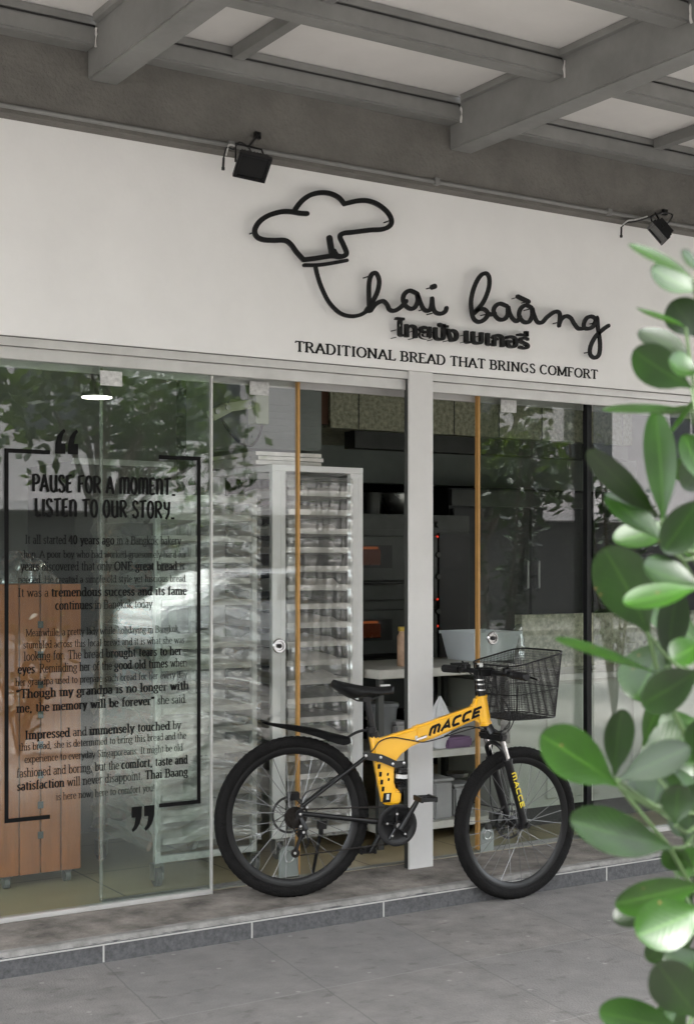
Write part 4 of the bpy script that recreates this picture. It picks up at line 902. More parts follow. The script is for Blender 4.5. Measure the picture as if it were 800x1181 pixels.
# ------------------------------------------------------------------ bicycle
RO = V(2.99, 5.136, SZ); FO = V(4.003, 4.905, 0)
bd_ = (V(FO.x, FO.y, 0) - V(RO.x, RO.y, 0)).normalized(); bn = V(bd_.y, -bd_.x, 0)     # bn points to the viewer's side
def Bp(px, py, off=0.0): return hit(px, py, RO + bn * off, bn)
fn = V(0, -1, 0); fd = V(1, 0, 0)
def Fp(px, py, off=0.0): return hit(px, py, FO + fn * off, fn)
WR = .337
rc = RO + V(0, 0, WR); fc = FO + V(0, 0, WR)
bk_ = thing('bicycle', 'yellow folding bicycle with black wheels and a front basket parked on the kerb', 'bicycle', RO)
def wheel(c, d, n, nsp, disc_off):
    m_ = MB(); N = 150; k = 14; ring = []
    rt, rr = .0245, WR - .0245
    for i in range(N):
        a = 2 * PI * i / N; e = d * math.cos(a) + V(0, 0, 1) * math.sin(a); row = []
        for j in range(k):
            b = 2 * PI * j / k; r_ = rt * (1.0 if abs(math.cos(b)) < .96 or math.cos(b) < 0 else 1.0)
            kn = .0032 if (math.cos(b) > .45 and (i + j) % 2 == 0) else 0
            row.append(m_.bm.verts.new(c + e * (rr + (r_ + kn) * math.cos(b) - .001) + n * ((r_ + kn) * math.sin(b))))
        ring.append(row)
    for i in range(N):
        for j in range(k): m_.bm.faces.new((ring[i][j], ring[(i + 1) % N][j], ring[(i + 1) % N][(j + 1) % k], ring[i][(j + 1) % k]))
    wh = m_.build('wheel', M['tyre'], bk_, smooth=True)
    m_ = MB(); prof = [(.292, -.013), (.286, -.013), (.268, -.006), (.262, 0), (.268, .006), (.286, .013), (.292, .013)]
    N = 72; g = [[m_.bm.verts.new(c + (d * math.cos(2 * PI * i / N) + V(0, 0, 1) * math.sin(2 * PI * i / N)) * r + n * q) for r, q in prof] for i in range(N)]
    for i in range(N):
        for j in range(len(prof)): jj = (j + 1) % len(prof); m_.bm.faces.new((g[i][j], g[(i + 1) % N][j], g[(i + 1) % N][jj], g[i][jj]))
    m_.build('rim', M['rim'], wh, smooth=True)
    m_ = MB(); m_.lathe(c - n * .055, [(.008, 0), (.008, .01), (.014, .012), (.027, .022), (.027, .026), (.014, .032), (.013, .078), (.027, .084), (.027, .088), (.014, .098), (.008, .10), (.008, .11)], 20, n); m_.build('hub', M['bblack'], wh, smooth=True)
    for i in range(nsp):
        s = 1 if i % 2 else -1; a = 2 * PI * (i + .5) / nsp; cr = .95 if (i // 2) % 2 else -.95
        p0 = c + (d * math.cos(a + cr) + V(0, 0, 1) * math.sin(a + cr)) * .025 + n * (s * .030)
        p1 = c + (d * math.cos(a) + V(0, 0, 1) * math.sin(a)) * .263
        m_ = MB(); m_.tube([p0, p1], .0014, 5); m_.tube([p1 + (p0 - p1).normalized() * .014, p1], .002, 5); m_.build('spoke', M['spoke'], wh)
    # brake disc on the far side
    m_ = MB(); nn = 36; o = c - n * disc_off
    for r0, r1 in ((.070, .080),):
        a_ = [[o + (d * math.cos(2 * PI * i / nn) + V(0, 0, 1) * math.sin(2 * PI * i / nn)) * r + n * q for r, q in ((r0, 0), (r1, 0), (r1, .002), (r0, .002))] for i in range(nn)]
        g = [[m_.bm.verts.new(q) for q in row] for row in a_]
        for i in range(nn):
            for j in range(4): m_.bm.faces.new((g[i][j], g[(i + 1) % nn][j], g[(i + 1) % nn][(j + 1) % 4], g[i][(j + 1) % 4]))
    for i in range(12): a = 2 * PI * i / 12; m_.tube([o + (d * math.cos(a) + V(0, 0, 1) * math.sin(a)) * .02, o + (d * math.cos(a + .35) + V(0, 0, 1) * math.sin(a + .35)) * .072], .0022, 4)
    m_.build('brake_disc', M['discsteel'], wh)
    return wh
wheel(rc, bd_, bn, 28, .045); wheel(fc, fd, fn, 28, .045)
# frame (yellow)
FT = .020
poly = [(427.5,848),(433,847),(436,853),(476,840.5),(481,836),(486,836),(547,814.5),(549.5,804),(561,803.5),(567,834),(553,836),(551,829.5),(500,852),(486,856.5),(474.5,861.5),(464,869.5),(458,877),(455,890),(455,903),(458,912),(463.5,913),(462.5,928),(453,929),(442,928),(438,908),(434,886),(430.5,866)]
m_ = MB(); m_.prism([Bp(x, y, FT) for x, y in poly], -bn * FT * 2); m_.bevel(.009, 3, 40)
frm = m_.build('frame', M['yellow'], bk_, smooth=True)
m_ = MB(); a, b = Bp(555, 803, 0), Bp(560, 835.5, 0); m_.tube([a, b], .0235, 20); m_.tube([a + (b - a) * -.03, a + (b - a) * .06], .026, 20); m_.tube([b - (b - a) * .07, b + (b - a) * .02], .027, 20); m_.build('head_tube', M['yellow'], frm, smooth=True)
m_ = MB(); c = Bp(481, 847, 0); m_.obox(c, bd_ * .011, bn * .024, V(0, 0, .034)); m_.bevel(.004, 2); m_.build('folding_hinge', M['yellow'], frm)
m_ = MB(); c = Bp(486, 851, FT + .006); ax = (Bp(495, 847, 0) - Bp(478, 853, 0)).normalized(); m_.obox(c, ax * .026, bn * .004, V(0, 0, .006)); m_.bevel(.002, 1); m_.build('hinge_latch', M['chrome'], frm)
# MACCE lettering along the top tube
SANS = {'M': [[(.05,0),(.05,.75),(.18,.95),(.42,.95),(.5,.8),(.5,.05)], [(.5,.8),(.58,.95),(.82,.95),(.95,.78),(.95,0)]],
        'A': [[(.0,0),(.62,1.0),(.98,0)], [(.28,.32),(.86,.32)]], 'C': [[(.98,.95),(.25,.95),(.05,.78),(.05,.22),(.2,.05),(.95,.05)]],
        'E': [[(.98,.95),(.08,.95),(.05,.05),(.95,.05)], [(.08,.5),(.85,.5)]]}
def band(mb, P, wd, nrm, k):
    n = len(P); L_ = []
    for i, p in enumerate(P):
        if 0 < i < n - 1:
            t1 = (P[i] - P[i - 1]).normalized(); t2 = (P[i + 1] - P[i]).normalized(); t = (t1 + t2).normalized(); s = 1 / max(.5, t.dot(t1))
        else: t = ((P[1] - P[0]) if i == 0 else (P[-1] - P[-2])).normalized(); s = 1
        q = nrm.cross(t) * wd / 2 * s; L_.append((mb.bm.verts.new(p + q + nrm * .0002 * k), mb.bm.verts.new(p - q + nrm * .0002 * k)))
    for a, b in zip(L_, L_[1:]): mb.bm.faces.new((a[0], b[0], b[1], a[1]))
m_ = MB(); off = FT + .0012
p0, p1 = Bp(494.5, 849, off), Bp(551, 825.5, off); ax = (p1 - p0); upv = Bp(497.5, 836.5, off) - Bp(494.5, 849, off); k = 0
cw = .172; x = 0
for ch, wch in (('M', .19), ('A', .17), ('C', .155), ('C', .155), ('E', .155)):
    for S_ in SANS[ch]:
        k += 1; band(m_, [p0 + ax * (x + wch * u) + upv * (v * .82) for u, v in S_], .0112, bn, k)
    x += wch + .052
m_.build('frame_lettering', M['ink'], frm, recalc=False)
# decal patches on the seat mast
m_ = MB()
for i, (x, y) in enumerate(((436,876),(437,884),(438.5,893),(440,902),(441.5,910),(447,893),(448,899))):
    p = Bp(x, y, FT + .0012); m_.obox(p, bd_ * (.006 if i < 5 else .004), bn * .0004, V(.001, 0, .010 if i < 5 else .006))
m_.build('seat_mast_decal', M['ink'], frm)
m_ = MB(); p = Bp(446, 920, FT + .0012); m_.obox(p, bd_ * .018, bn * .0004, V(.003, 0, .020)); m_.build('safety_sticker', M['ink'], frm)
m_ = MB(); p = Bp(447, 919, FT + .002); m_.obox(p, bd_ * .006, bn * .0004, V(.001, 0, .012)); m_.build('sticker_print', M['label'], frm)
m_ = MB(); p = Bp(482, 851, FT + .0012); m_.obox(p, bd_ * .014, bn * .0004, V(0, 0, .009)); m_.build('hinge_sticker', M['label'], frm)
# seat post and saddle
m_ = MB(); a, b = Bp(422.5, 806, 0), Bp(431.5, 851, 0); m_.tube([a, b], .0150, 16); sp = m_.build('seat_post', M['bblack'], bk_, smooth=True)
m_ = MB(); m_.tube([a + (b - a) * .84, a + (b - a) * .97], .021, 16); m_.build('seat_clamp', M['bblack'], sp)
sa, sb = Bp(384, 790, 0), Bp(454, 793, 0); sax = (sb - sa); m_ = MB(); sax0 = Vector(sax)
def sadf(u, v):
    # u along, v around
    wv = .074 * (1 - u) ** 1.1 * (1 if u > .06 else (u / .06) ** .5) + .020 * min(1, u / .1) * (1 if u < .94 else ((1 - u) / .06) ** .5)
    top = .012 * math.cos(u * PI * .9) + .010 * (u - .45) ** 2 * 6 - .006
    th = .018 + .034 * math.exp(-((u - .28) / .2) ** 2)
    a = 2 * PI * v; cy, cz = math.cos(a), math.sin(a)
    z = top + (.012 * cz if cz > 0 else th * cz) - abs(cy) ** 2 * .010
    return sa + sax0 * u + bn * (wv * cy) + V(0, 0, z - .006)
m_.grid(sadf, 36, 24); bmesh.ops.remove_doubles(m_.bm, verts=m_.bm.verts, dist=.0004); sad = m_.build('saddle', M['saddle'], bk_, smooth=True)
m_ = MB()
for s in (-1, 1):
    c0 = Bp(398, 799, .02 * s); c1 = Bp(412, 808, .02 * s); c2_ = Bp(430, 806, .02 * s); c3_ = Bp(447, 797, .008 * s); m_.tube(smooth([c0, c1, c2_, c3_], 4), .0035, 8)
m_.obox(Bp(421, 806, 0), bd_ * .02, bn * .026, V(0, 0, .010)); m_.build('saddle_rails', M['bblack'], sad)
p = Bp(444, 791.5, .022); m_ = MB(); m_.obox(p + V(0, 0, .004), bd_ * .022, bn * .0015, V(0, 0, .0035)); m_.build('saddle_badge', M['label'], sad)
# stays and swing arm
for off, nm in ((.062, 'near'), (-.062, 'far')):
    m_ = MB(); m_.tube([Bp(346, 938, off), Bp(420, 946, off * .6), Bp(440, 948, off * .5)], .011, 10, rs=[.010, .012, .014]); m_.build('chain_stay', M['bblack'], bk_, smooth=True)
    m_ = MB(); m_.tube([Bp(348, 930, off), Bp(422, 873, off * .55)], .0088, 10); m_.build('seat_stay', M['bblack'], bk_, smooth=True)
    m_ = MB(); a_ = Bp(346, 939, off); m_.lathe(a_ - bn * .004, [(.020, 0), (.020, .008)], 16, bn); m_.lathe(a_ - bn * .010, [(.009, 0), (.009, .022)], 12, bn); m_.build('dropout', M['bblack'], bk_)
m_ = MB(); m_.tube([Bp(360, 921, .058), Bp(415, 880, .03)], .005, 8); m_.build('stay_brace', M['bblack'], bk_)
m_ = MB()
for off in (.032, -.032):
    m_.prism([Bp(x, y, off) for x, y in ((418,868),(424,867.5),(440,870),(458,878),(467,878),(468,883),(456,886),(450,883.5),(436,878),(420,876))], bn * .006)
m_.build('rocker_link', M['linkgrey'], bk_)
m_ = MB()
for x, y in ((421.5, 871.5), (438.5, 873.5), (452.5, 881), (465, 880)): m_.lathe(Bp(x, y, .037), [(.006, 0), (.006, .006), (.003, .007)], 12, bn)
m_.build('rocker_bolts', M['silver'], bk_)
m_ = MB(); a, b = Bp(463.5, 880, 0), Bp(461.5, 914, 0); m_.tube([a, b], .009, 12); sh = m_.build('shock', M['bblack'], bk_, smooth=True)
m_ = MB(); N = 140; H = [a + (b - a) * (.16 + .68 * i / N) + (bd_ * math.cos(i / N * 2 * PI * 7) + bn * math.sin(i / N * 2 * PI * 7)) * .0225 for i in range(N + 1)]; m_.tube(H, .0042, 6); m_.build('coil_spring', M['bblack'], sh, smooth=True)
m_ = MB(); m_.tube([a + (b - a) * .15, a + (b - a) * .30], .0245, 18); m_.build('spring_cup', M['bblack'], sh, smooth=True); m_ = MB(); m_.tube([a + (b - a) * .74, a + (b - a) * .86], .0245, 18); m_.build('spring_cup', M['bblack'], sh, smooth=True)
m_ = MB(); m_.tube([a + (b - a) * .37, a + (b - a) * .51], .0275, 20); m_.build('shock_band', M['label'], sh, smooth=True)
# bottom bracket, chainring, cranks, pedals
bb = Bp(455, 951, 0); m_ = MB(); m_.tube([bb + bn * .04, bb - bn * .04], .022, 16); m_.tube([Bp(457, 927, 0), bb], .016, 8); m_.build('bottom_bracket', M['bblack'], bk_, smooth=True)
cc = Bp(457.5, 951.5, .048); m_ = MB()
m_.lathe(cc, [(.085, 0), (.090, .001), (.090, .005), (.083, .008), (.075, .006), (.068, .003), (.060, 0)], 56, bn)
cg = m_.build('chain_guard', M['plastic'], bk_, smooth=True)
m_ = MB(); cr_ = cc - bn * .008
N = 44; m_.prism([cr_ + (bd_ * math.cos(2 * PI * i / (2 * N)) + V(0, 0, 1) * math.sin(2 * PI * i / (2 * N))) * (.080 if i % 2 else .075) for i in range(2 * N)], bn * .003)
m_.build('chainring', M['linkgrey'], cg)
m_ = MB()
for i in range(5): aa = 2 * PI * i / 5 + .4; m_.tube([cc + bn * .006, cc + bn * .005 + (bd_ * math.cos(aa) + V(0, 0, 1) * math.sin(aa)) * .068], .007, 8)
m_.tube([cc, cc + bn * .02], .02, 20); m_.build('crank_spider', M['bblack'], cg, smooth=True)
m_ = MB(); m_.tube([cc + bn * .021, cc + bn * .024], .011, 16)
for i in range(5): aa = 2 * PI * i / 5 + .4; m_.tube([cc + bn * .010 + (bd_ * math.cos(aa) + V(0, 0, 1) * math.sin(aa)) * .05, cc + bn * .014 + (bd_ * math.cos(aa) + V(0, 0, 1) * math.sin(aa)) * .05], .005, 8)
m_.build('crank_bolts', M['silver'], cg)
cdv = (bd_ * .55 + V(0, 0, 1) * .835).normalized()
for s, nm in ((1, 'near'), (-1, 'far')):
    c0 = bb + bn * (s * .078); tip = c0 + cdv * (s * .155); m_ = MB(); m_.tube([c0 - cdv * s * .01, tip], .011, 10, rs=[.015, .0095]); m_.tube([c0, bb + bn * s * .045], .012, 12); ck = m_.build('crank', M['bblack'], bk_, smooth=True)
    m_ = MB(); pc = tip + bn * (s * .06); m_.tube([tip, pc + bn * s * .045], .006, 8)
    for e in (-1, 1): m_.obox(pc + bd_ * .032 * e, bd_ * .006, bn * .046, V(0, 0, .011))
    for e in (-1, 0, 1): m_.obox(pc + bn * .04 * e, bd_ * .026, bn * .006, V(0, 0, .008))
    m_.bevel(.002, 1); m_.build('pedal', M['plastic'], ck)
# cassette, chain, derailleur
m_ = MB()
for i in range(6): m_.lathe(rc + bn * (.030 + .004 * i), [(.046 - .005 * i, 0), (.046 - .005 * i, .002)], 28, bn)
m_.build('cassette', M['rust'], bk_)
d1 = Bp(347, 962, .05); d2 = Bp(340.5, 984, .05)
m_ = MB(); ctop0 = rc + bn * .045 + V(0, 0, .036); ctop1 = cr_ + V(0, 0, .078)
m_.tube([ctop0, ctop1], .0034, 6, flat=(bn, .8)); m_.tube([cr_ - V(0, 0, .078), d2 + bd_ * .02 + V(0, 0, -.01)], .0034, 6); m_.tube([d2 + V(-.02, 0, 0), d1 + bd_ * .02], .0034, 6); m_.tube([d1 - bd_ * .02, rc + bn * .045 - bd_ * .03], .0034, 6)
m_.build('chain', M['rust'], bk_)
m_ = MB(); m_.tube([Bp(347, 943, .06), Bp(352, 956, .07), d1 + bn * .012], .010, 8, rs=[.008, .014, .011]); m_.tube([d1 + bn * .006, d2 + bn * .006], .006, 6); m_.tube([d1 - bn * .006, d2 - bn * .006], .005, 6); m_.tube([Bp(352, 956, .07), Bp(356, 972, .06), Bp(352, 978, .06)], .003, 6); dr = m_.build('derailleur', M['bblack'], bk_, smooth=True)
m_ = MB()
for q in (d1, d2): m_.lathe(q - bn * .003, [(.019, 0), (.019, .006)], 14, bn)
m_.build('jockey_wheels', M['rust'], dr)
m_ = MB()
for x, y, o in ((346, 939, .078), (346.5, 953, .08), (350, 960, .08), (340, 984, .07), (354, 931, .07)): m_.lathe(Bp(x, y, o), [(.0055, 0), (.0055, .005), (0, .006)], 10, bn)
m_.build('axle_bolts', M['silver'], bk_)
m_ = MB(); q = Bp(338, 918, -.05); m_.obox(q, bd_ * .026, bn * .014, V(0, 0, .018)); m_.bevel(.004, 2); m_.tube(smooth([q, Bp(345, 925, -.04), Bp(352, 924, -.05), Bp(395, 890, -.06), Bp(425, 873, -.03)], 4), .003, 6); m_.build('rear_brake', M['bblack'], bk_)
# kickstand
m_ = MB(); m_.obox(Bp(371, 951, -.055), bd_ * .018, bn * .012, V(0, 0, .018)); m_.tube([Bp(370, 951, -.065), Bp(370, 962, -.07)], .011, 8); kp = Bp(369, 962, -.07); m_.tube([kp, V(kp.x - .01, kp.y + .06, SZ + .012)], .006, 8, rs=[.008, .006]); m_.lathe(V(kp.x - .01, kp.y + .06, SZ + .001), [(.013, 0), (.011, .015)], 12); m_.build('kickstand', M['bblack'], bk_)
# rear mudguard
m_ = MB(); ctr = [Bp(x, y, 0) for x, y in ((303,833),(320,835),(340,837),(360,840),(380,845),(403,850.5))]
ctr = smooth(ctr, 4); n_ = len(ctr); wid = [.010 + .038 * min(1, i / (n_ * .35)) for i in range(n_)]
def mf(u, v):
    i = min(n_ - 1, int(round(u * (n_ - 1)))); a = (v - .5) * 2; e = 1 - max(0, (u - .88) / .12) * .6
    return ctr[i] + bn * (a * wid[i] * e) + V(0, 0, .003 - a * a * (.008 + .040 * u * e))
m_.grid(mf, n_ - 1, 8)
m_2 = [v for v in m_.bm.verts]; r_ = bmesh.ops.solidify(m_.bm, geom=list(m_.bm.faces), thickness=.003)
mg_ = m_.build('mudguard', M['plastic'], bk_, smooth=True)
m_ = MB(); m_.tube(smooth([Bp(399, 852, 0), Bp(408, 846, 0), Bp(418, 842.5, 0), Bp(428, 842, 0)], 4), .0065, 8); m_.obox(Bp(427, 842, 0), bd_ * .014, bn * .024, V(0, 0, .012)); m_.bevel(.002, 1); m_.build('mudguard_arm', M['plastic'], mg_)
# fork in the steered plane
crown = Fp(569, 849, 0)
for s in (1, -1):
    o = .058 * s
    base = Fp(600.5, 949.5, .058) ; base = V(fc.x - .0, FO.y + fn.y * o, fc.z)
    topn = Fp(577.5, 850, .058); top = V(topn.x, FO.y + fn.y * o, topn.z); up_ = (top - base)
    mid = base + up_ * .735
    m_ = MB(); m_.tube([base + V(0, 0, -.012), base + up_ * .08, base + up_ * .3, mid - up_ * .02, mid], .019, 14, rs=[.020, .017, .0175, .0195, .021]); lg = m_.build('fork_leg', M['bblack'], bk_, smooth=True)
    m_ = MB(); m_.tube([mid, top], .0135, 14); m_.build('stanchion', M['chrome'], lg, smooth=True)
    m_ = MB(); m_.tube([mid - up_ * .012, mid + up_ * .012], .023, 14); m_.build('dust_seal', M['plastic'], lg, smooth=True)
    m_ = MB(); m_.tube([base + fn * s * .008, base + fn * s * .030], .014, 12, rs=[.016, .010]); m_.build('axle_nut', M['bblack'], lg)
    if s == 1:
        m_ = MB(); nn = (fn + RT * .0).normalized(); a0 = base + up_ * .60 + fn * .0205; a1 = base + up_ * .22 + fn * .0205; ax = a1 - a0; upv = (fn.cross(ax)).normalized() * -.022; x = 0; k = 0
        if upv.x < 0: upv = -upv
        for ch, wch in (('M', .2), ('A', .17), ('C', .155), ('C', .155), ('E', .155)):
            for S_ in SANS[ch]: k += 1; band(m_, [a0 + ax * (x + wch * u) + upv * (v - .5) for u, v in S_], .0048, fn, k)
            x += wch + .05
        m_.build('fork_lettering', M['ylet'], lg, recalc=False)
tn = V(top.x, FO.y, top.z)
m_ = MB(); m_.obox(tn + V(0, 0, .0), V(.020, 0, 0), V(0, .082, 0), V(0, 0, .018)); m_.bevel(.008, 2); hb = Bp(560, 836, 0); m_.tube([tn + V(0, 0, 0), hb + V(0, 0, .01)], .021, 14); m_.build('fork_crown', M['bblack'], bk_, smooth=True)
m_ = MB(); A_ = [V(mid.x - .006, FO.y - .058, mid.z + .0), V(mid.x - .03, FO.y - .05, mid.z + .055), V(mid.x - .034, FO.y, mid.z + .075), V(mid.x - .03, FO.y + .05, mid.z + .055), V(mid.x - .006, FO.y + .058, mid.z)]; m_.tube(smooth(A_, 5), .010, 10); m_.build('fork_brace', M['bblack'], bk_, smooth=True)
m_ = MB(); q = V(fc.x - .065, FO.y + .066, fc.z + .012); m_.obox(q, V(.024, 0, 0), V(0, .014, 0), V(0, 0, .030)); m_.bevel(.006, 2); m_.obox(q + V(-.04, 0, -.03), V(.012, 0, 0), V(0, .01, 0), V(0, 0, .012)); m_.obox(q + V(-.03, -.01, .02), V(.006, 0, 0), V(0, .012, 0), V(0, 0, .018)); br_ = m_.build('front_brake', M['steeld'], bk_)
m_ = MB(); m_.tube([q + V(.012, -.016, .0), q + V(.012, -.008, 0)], .016, 14); m_.tube([q + V(.03, -.01, .025), q + V(.03, 0, .025)], .008, 10); m_.build('caliper_bolts', M['silver'], br_)
# stem and handlebar
st0 = Bp(555, 802, 0); st1 = Bp(552, 776, 0); m_ = MB(); m_.tube([st0, st1], .0165, 16); stm = m_.build('stem', M['bblack'], bk_, smooth=True)
m_ = MB()
for t_ in (.25, .5, .7): q = st0 + (st1 - st0) * t_; m_.tube([q - V(0, 0, .0025), q + V(0, 0, .0025)], .0195, 18)
m_.build('stem_spacers', M['silver'], stm, smooth=True)
m_ = MB(); m_.obox(st1 + V(.028, 0, .004), V(.044, 0, 0), V(0, .026, 0), V(0, 0, .018)); m_.bevel(.006, 2); m_.obox(st1 + V(-.015, -.02, .030), V(.012, 0, 0), V(0, .008, 0), V(0, 0, .008)); m_.build('bar_clamp', M['bblack'], stm)
m_ = MB(); m_.obox(st1 + V(-.01, -.02, .036), V(.010, 0, 0), V(0, .010, 0), V(0, 0, .009)); m_.bevel(.002, 1); m_.build('reflector', M['label'], stm)
bc = st1 + V(.055, 0, 0)
bar = [bc + V(-.03, -.295, .0), bc + V(-.015, -.19, .002), bc + V(0, -.10, 0), bc, bc + V(0, .10, 0), bc + V(-.015, .19, .002), bc + V(-.03, .295, 0)]
m_ = MB(); m_.tube(smooth(bar, 4), .0115, 12); hbar = m_.build('handlebar', M['bblack'], bk_, smooth=True)
for s in (-1, 1):
    e0 = bar[0] if s < 0 else bar[-1]; e1 = bar[1] if s < 0 else bar[-2]; dv = (e0 - e1).normalized()
    m_ = MB(); m_.tube([e0 + dv * .005, e0, e1 + dv * .01, e1 + dv * .005], .0165, 14, rs=[.013, .0175, .016, .019])
    for k in range(7): q = e0 - dv * (.012 + .013 * k); m_.tube([q, q + dv * .004], .0182, 14)
    m_.build('grip', M['plastic'], hbar, smooth=True)
    m_ = MB(); lv = e1 - dv * .02; m_.obox(lv, V(.014, 0, 0), dv * .018, V(0, 0, .014)); m_.bevel(.004, 1); m_.tube(smooth([lv + V(.02, 0, 0), lv + V(.045, s * .02, -.006), lv + V(.055, s * .07, -.012), lv + V(.05, s * .12, -.018)], 4), .005, 8); lo = m_.build('brake_lever', M['bblack'], hbar, smooth=True)
    m_ = MB(); m_.lathe(lv + V(.05, s * .12, -.018), [(.0, -.006), (.006, 0), (0, .006)], 10); m_.build('lever_tip', M['silver'], lo)
    m_ = MB(); sh_ = e1 - dv * .045; m_.obox(sh_ + V(-.008, 0, .014), V(.016, 0, 0), dv * .016, V(0, 0, .012)); m_.bevel(.004, 1); m_.tube([sh_ + V(-.01, 0, .02), sh_ + V(-.012, 0, .038) + dv * .02], .004, 6); m_.build('shifter', M['bblack'], hbar)
# cables
def cable(pts, r=.0028, nm='cable'): m_ = MB(); m_.tube(smooth(pts, 6), r, 6); m_.build(nm, M['wire'], bk_, smooth=True)
bl, bR = bar[-2], bar[1]
cable([bR + V(.03, .02, 0), bR + V(.10, .10, -.06), bc + V(.14, -.02, -.18), bc + V(.07, -.03, -.27), Bp(556, 838, .03), Bp(500, 853.5, .022), Bp(486, 856, .024)])
cable([bl + V(.03, 0, 0), bl + V(.09, -.10, -.05), bc + V(.09, -.04, -.20), V(fc.x - .08, FO.y + .07, mid.z + .05), V(fc.x - .09, FO.y + .07, fc.z + .12), V(fc.x - .07, FO.y + .068, fc.z + .03)])
cable([bl + V(.02, 0, 0), bl + V(.07, -.12, -.08), bc + V(.07, -.06, -.22), bc + V(.0, -.04, -.26), Bp(540, 838, .024), Bp(512, 849, .022)])
cable([Bp(486, 856, .026), Bp(470, 853, .028), Bp(452, 850.5, .028), Bp(438, 855, .028), Bp(430, 865, .03), Bp(420, 873, .04)])
cable([Bp(346, 934, .066), Bp(352, 915, .07), Bp(370, 908, .06), Bp(395, 893, .05), Bp(420, 876, .04)])
# basket (steered with the bar)
bx0 = bc.x + .010; by0, by1 = bc.y - .175, bc.y + .165
ztop = bc.z + .062; zbot = bc.z - .200
def bask(t, h):   # t 0..1 around, h 0 bottom .. 1 top ; rounded rectangle that widens upward
    L_ = .275 + .018 * h; Wd = (by1 - by0) * (.86 + .14 * h); r = .06; cx_ = bx0 + L_ / 2; cy_ = (by0 + by1) / 2
    per = 2 * (L_ - 2 * r) + 2 * (Wd - 2 * r) + 2 * PI * r; s = t * per
    segs = [('l', L_ - 2 * r), ('a', PI * r / 2), ('l', Wd - 2 * r), ('a', PI * r / 2), ('l', L_ - 2 * r), ('a', PI * r / 2), ('l', Wd - 2 * r), ('a', PI * r / 2)]
    x, y, hdg = -L_ / 2 + r, -Wd / 2, 0.0
    for k, ln in segs:
        q = min(s, ln)
        if k == 'l': x += q * math.cos(hdg); y += q * math.sin(hdg)
        else:
            an = q / r; x += r * (math.sin(hdg + an) - math.sin(hdg)); y += -r * (math.cos(hdg + an) - math.cos(hdg)); hdg += an
        s -= q
        if s <= 0: break
    dip = .035 * h * max(0, (x + .03) / .14) * 0
    z = zbot + (ztop - zbot + .028 * (x / .14) * 1.0) * h
    return V(cx_ + x, cy_ + y, z)
bsk = thing
m_ = MB(); NV = 140; NH = 26
m_.tube([bask(i / 64, 1) for i in range(64)], .0038, 8, closed=True); m_.tube([bask(i / 64, 0) for i in range(64)], .003, 6, closed=True)
m_.tube([bask(i / 64, .45) for i in range(64)], .002, 6, closed=True)
bsk = m_.build('basket', M['bblack'], bk_, smooth=True)
m_ = MB()
for i in range(NV): m_.tube([bask(i / NV, h) for h in (0, .5, 1)], .0014, 3, cap=False)
for j in range(1, NH): m_.tube([bask(i / 56, j / NH) for i in range(56)], .0010, 3, cap=False, closed=True)
for i in range(1, 26):
    x = bx0 + .245 * i / 26; m_.tube([V(x, by0 + .03, zbot), V(x, by1 - .03, zbot)], .0008, 3, cap=False)
for i in range(1, 28):
    y = by0 + .03 + (by1 - by0 - .06) * i / 28; m_.tube([V(bx0 + .003, y, zbot), V(bx0 + .242, y, zbot)], .0008, 3, cap=False)
m_.build('wire_mesh', M['bblack'], bsk)
m_ = MB()
for y in (bc.y - .04, bc.y + .04): m_.tube(smooth([V(bc.x, y, bc.z), V(bx0 - .001, y, bc.z - .03), V(bx0 + .004, y, bc.z - .12), V(bx0 + .012, y, zbot)], 4), .0035, 6)
for z in (.05, .10, .15): m_.tube([V(bx0 + .002, bc.y - .04, bc.z - z), V(bx0 + .002, bc.y + .04, bc.z - z)], .0025, 6)
m_.build('basket_bracket', M['bblack'], bsk)

# ------------------------------------------------------------------ foreground shrub
sb_ = thing('clusia_shrub', 'blurred glossy green shrub with paddle shaped leaves in the right foreground', 'shrub', (1.55, 1.05, 0))
def leaf(mb, base, tip, wid, nrm, droop=.06, fold=.12, nu=12, nv=6):
    ax = tip - base; L_ = ax.length; axn = ax.normalized(); nrm = (nrm - axn * nrm.dot(axn)).normalized(); sd_ = axn.cross(nrm)
    sh = random.uniform(-.02, .02)
    def f(u, v):
        t = 1 - (1 - u) ** 1.7; prof = (math.sin(PI * min(1, t ** 1.45)) ** .52 * min(1, .35 + t / .3 * .65)) if 0 < u < 1 else 0.0
        prof = max(prof, .05 if t < .5 else .0)
        a = (v - .5) * 2
        return base + ax * t + sd_ * (a * wid / 2 * prof + sh * math.sin(PI * t) * L_) - nrm * (droop * L_ * (t ** 2 - .2 * t) + fold * wid * (1 - abs(a) * abs(a)) * prof * .5 - fold * wid * .2 * math.sin(t * 9) * abs(a) * .25)
    nf = len(mb.bm.faces); mb.grid(f, nu, nv, uv=True)
    l2 = mb.bm.loops.layers.uv.get('leafvar') or mb.bm.loops.layers.uv.new('leafvar'); rv = random.random(); mb.bm.faces.ensure_lookup_table()
    for q in range(nf, len(mb.bm.faces)):
        for lo_ in mb.bm.faces[q].loops: lo_[l2].uv = (rv, rv)
TOW = -FW
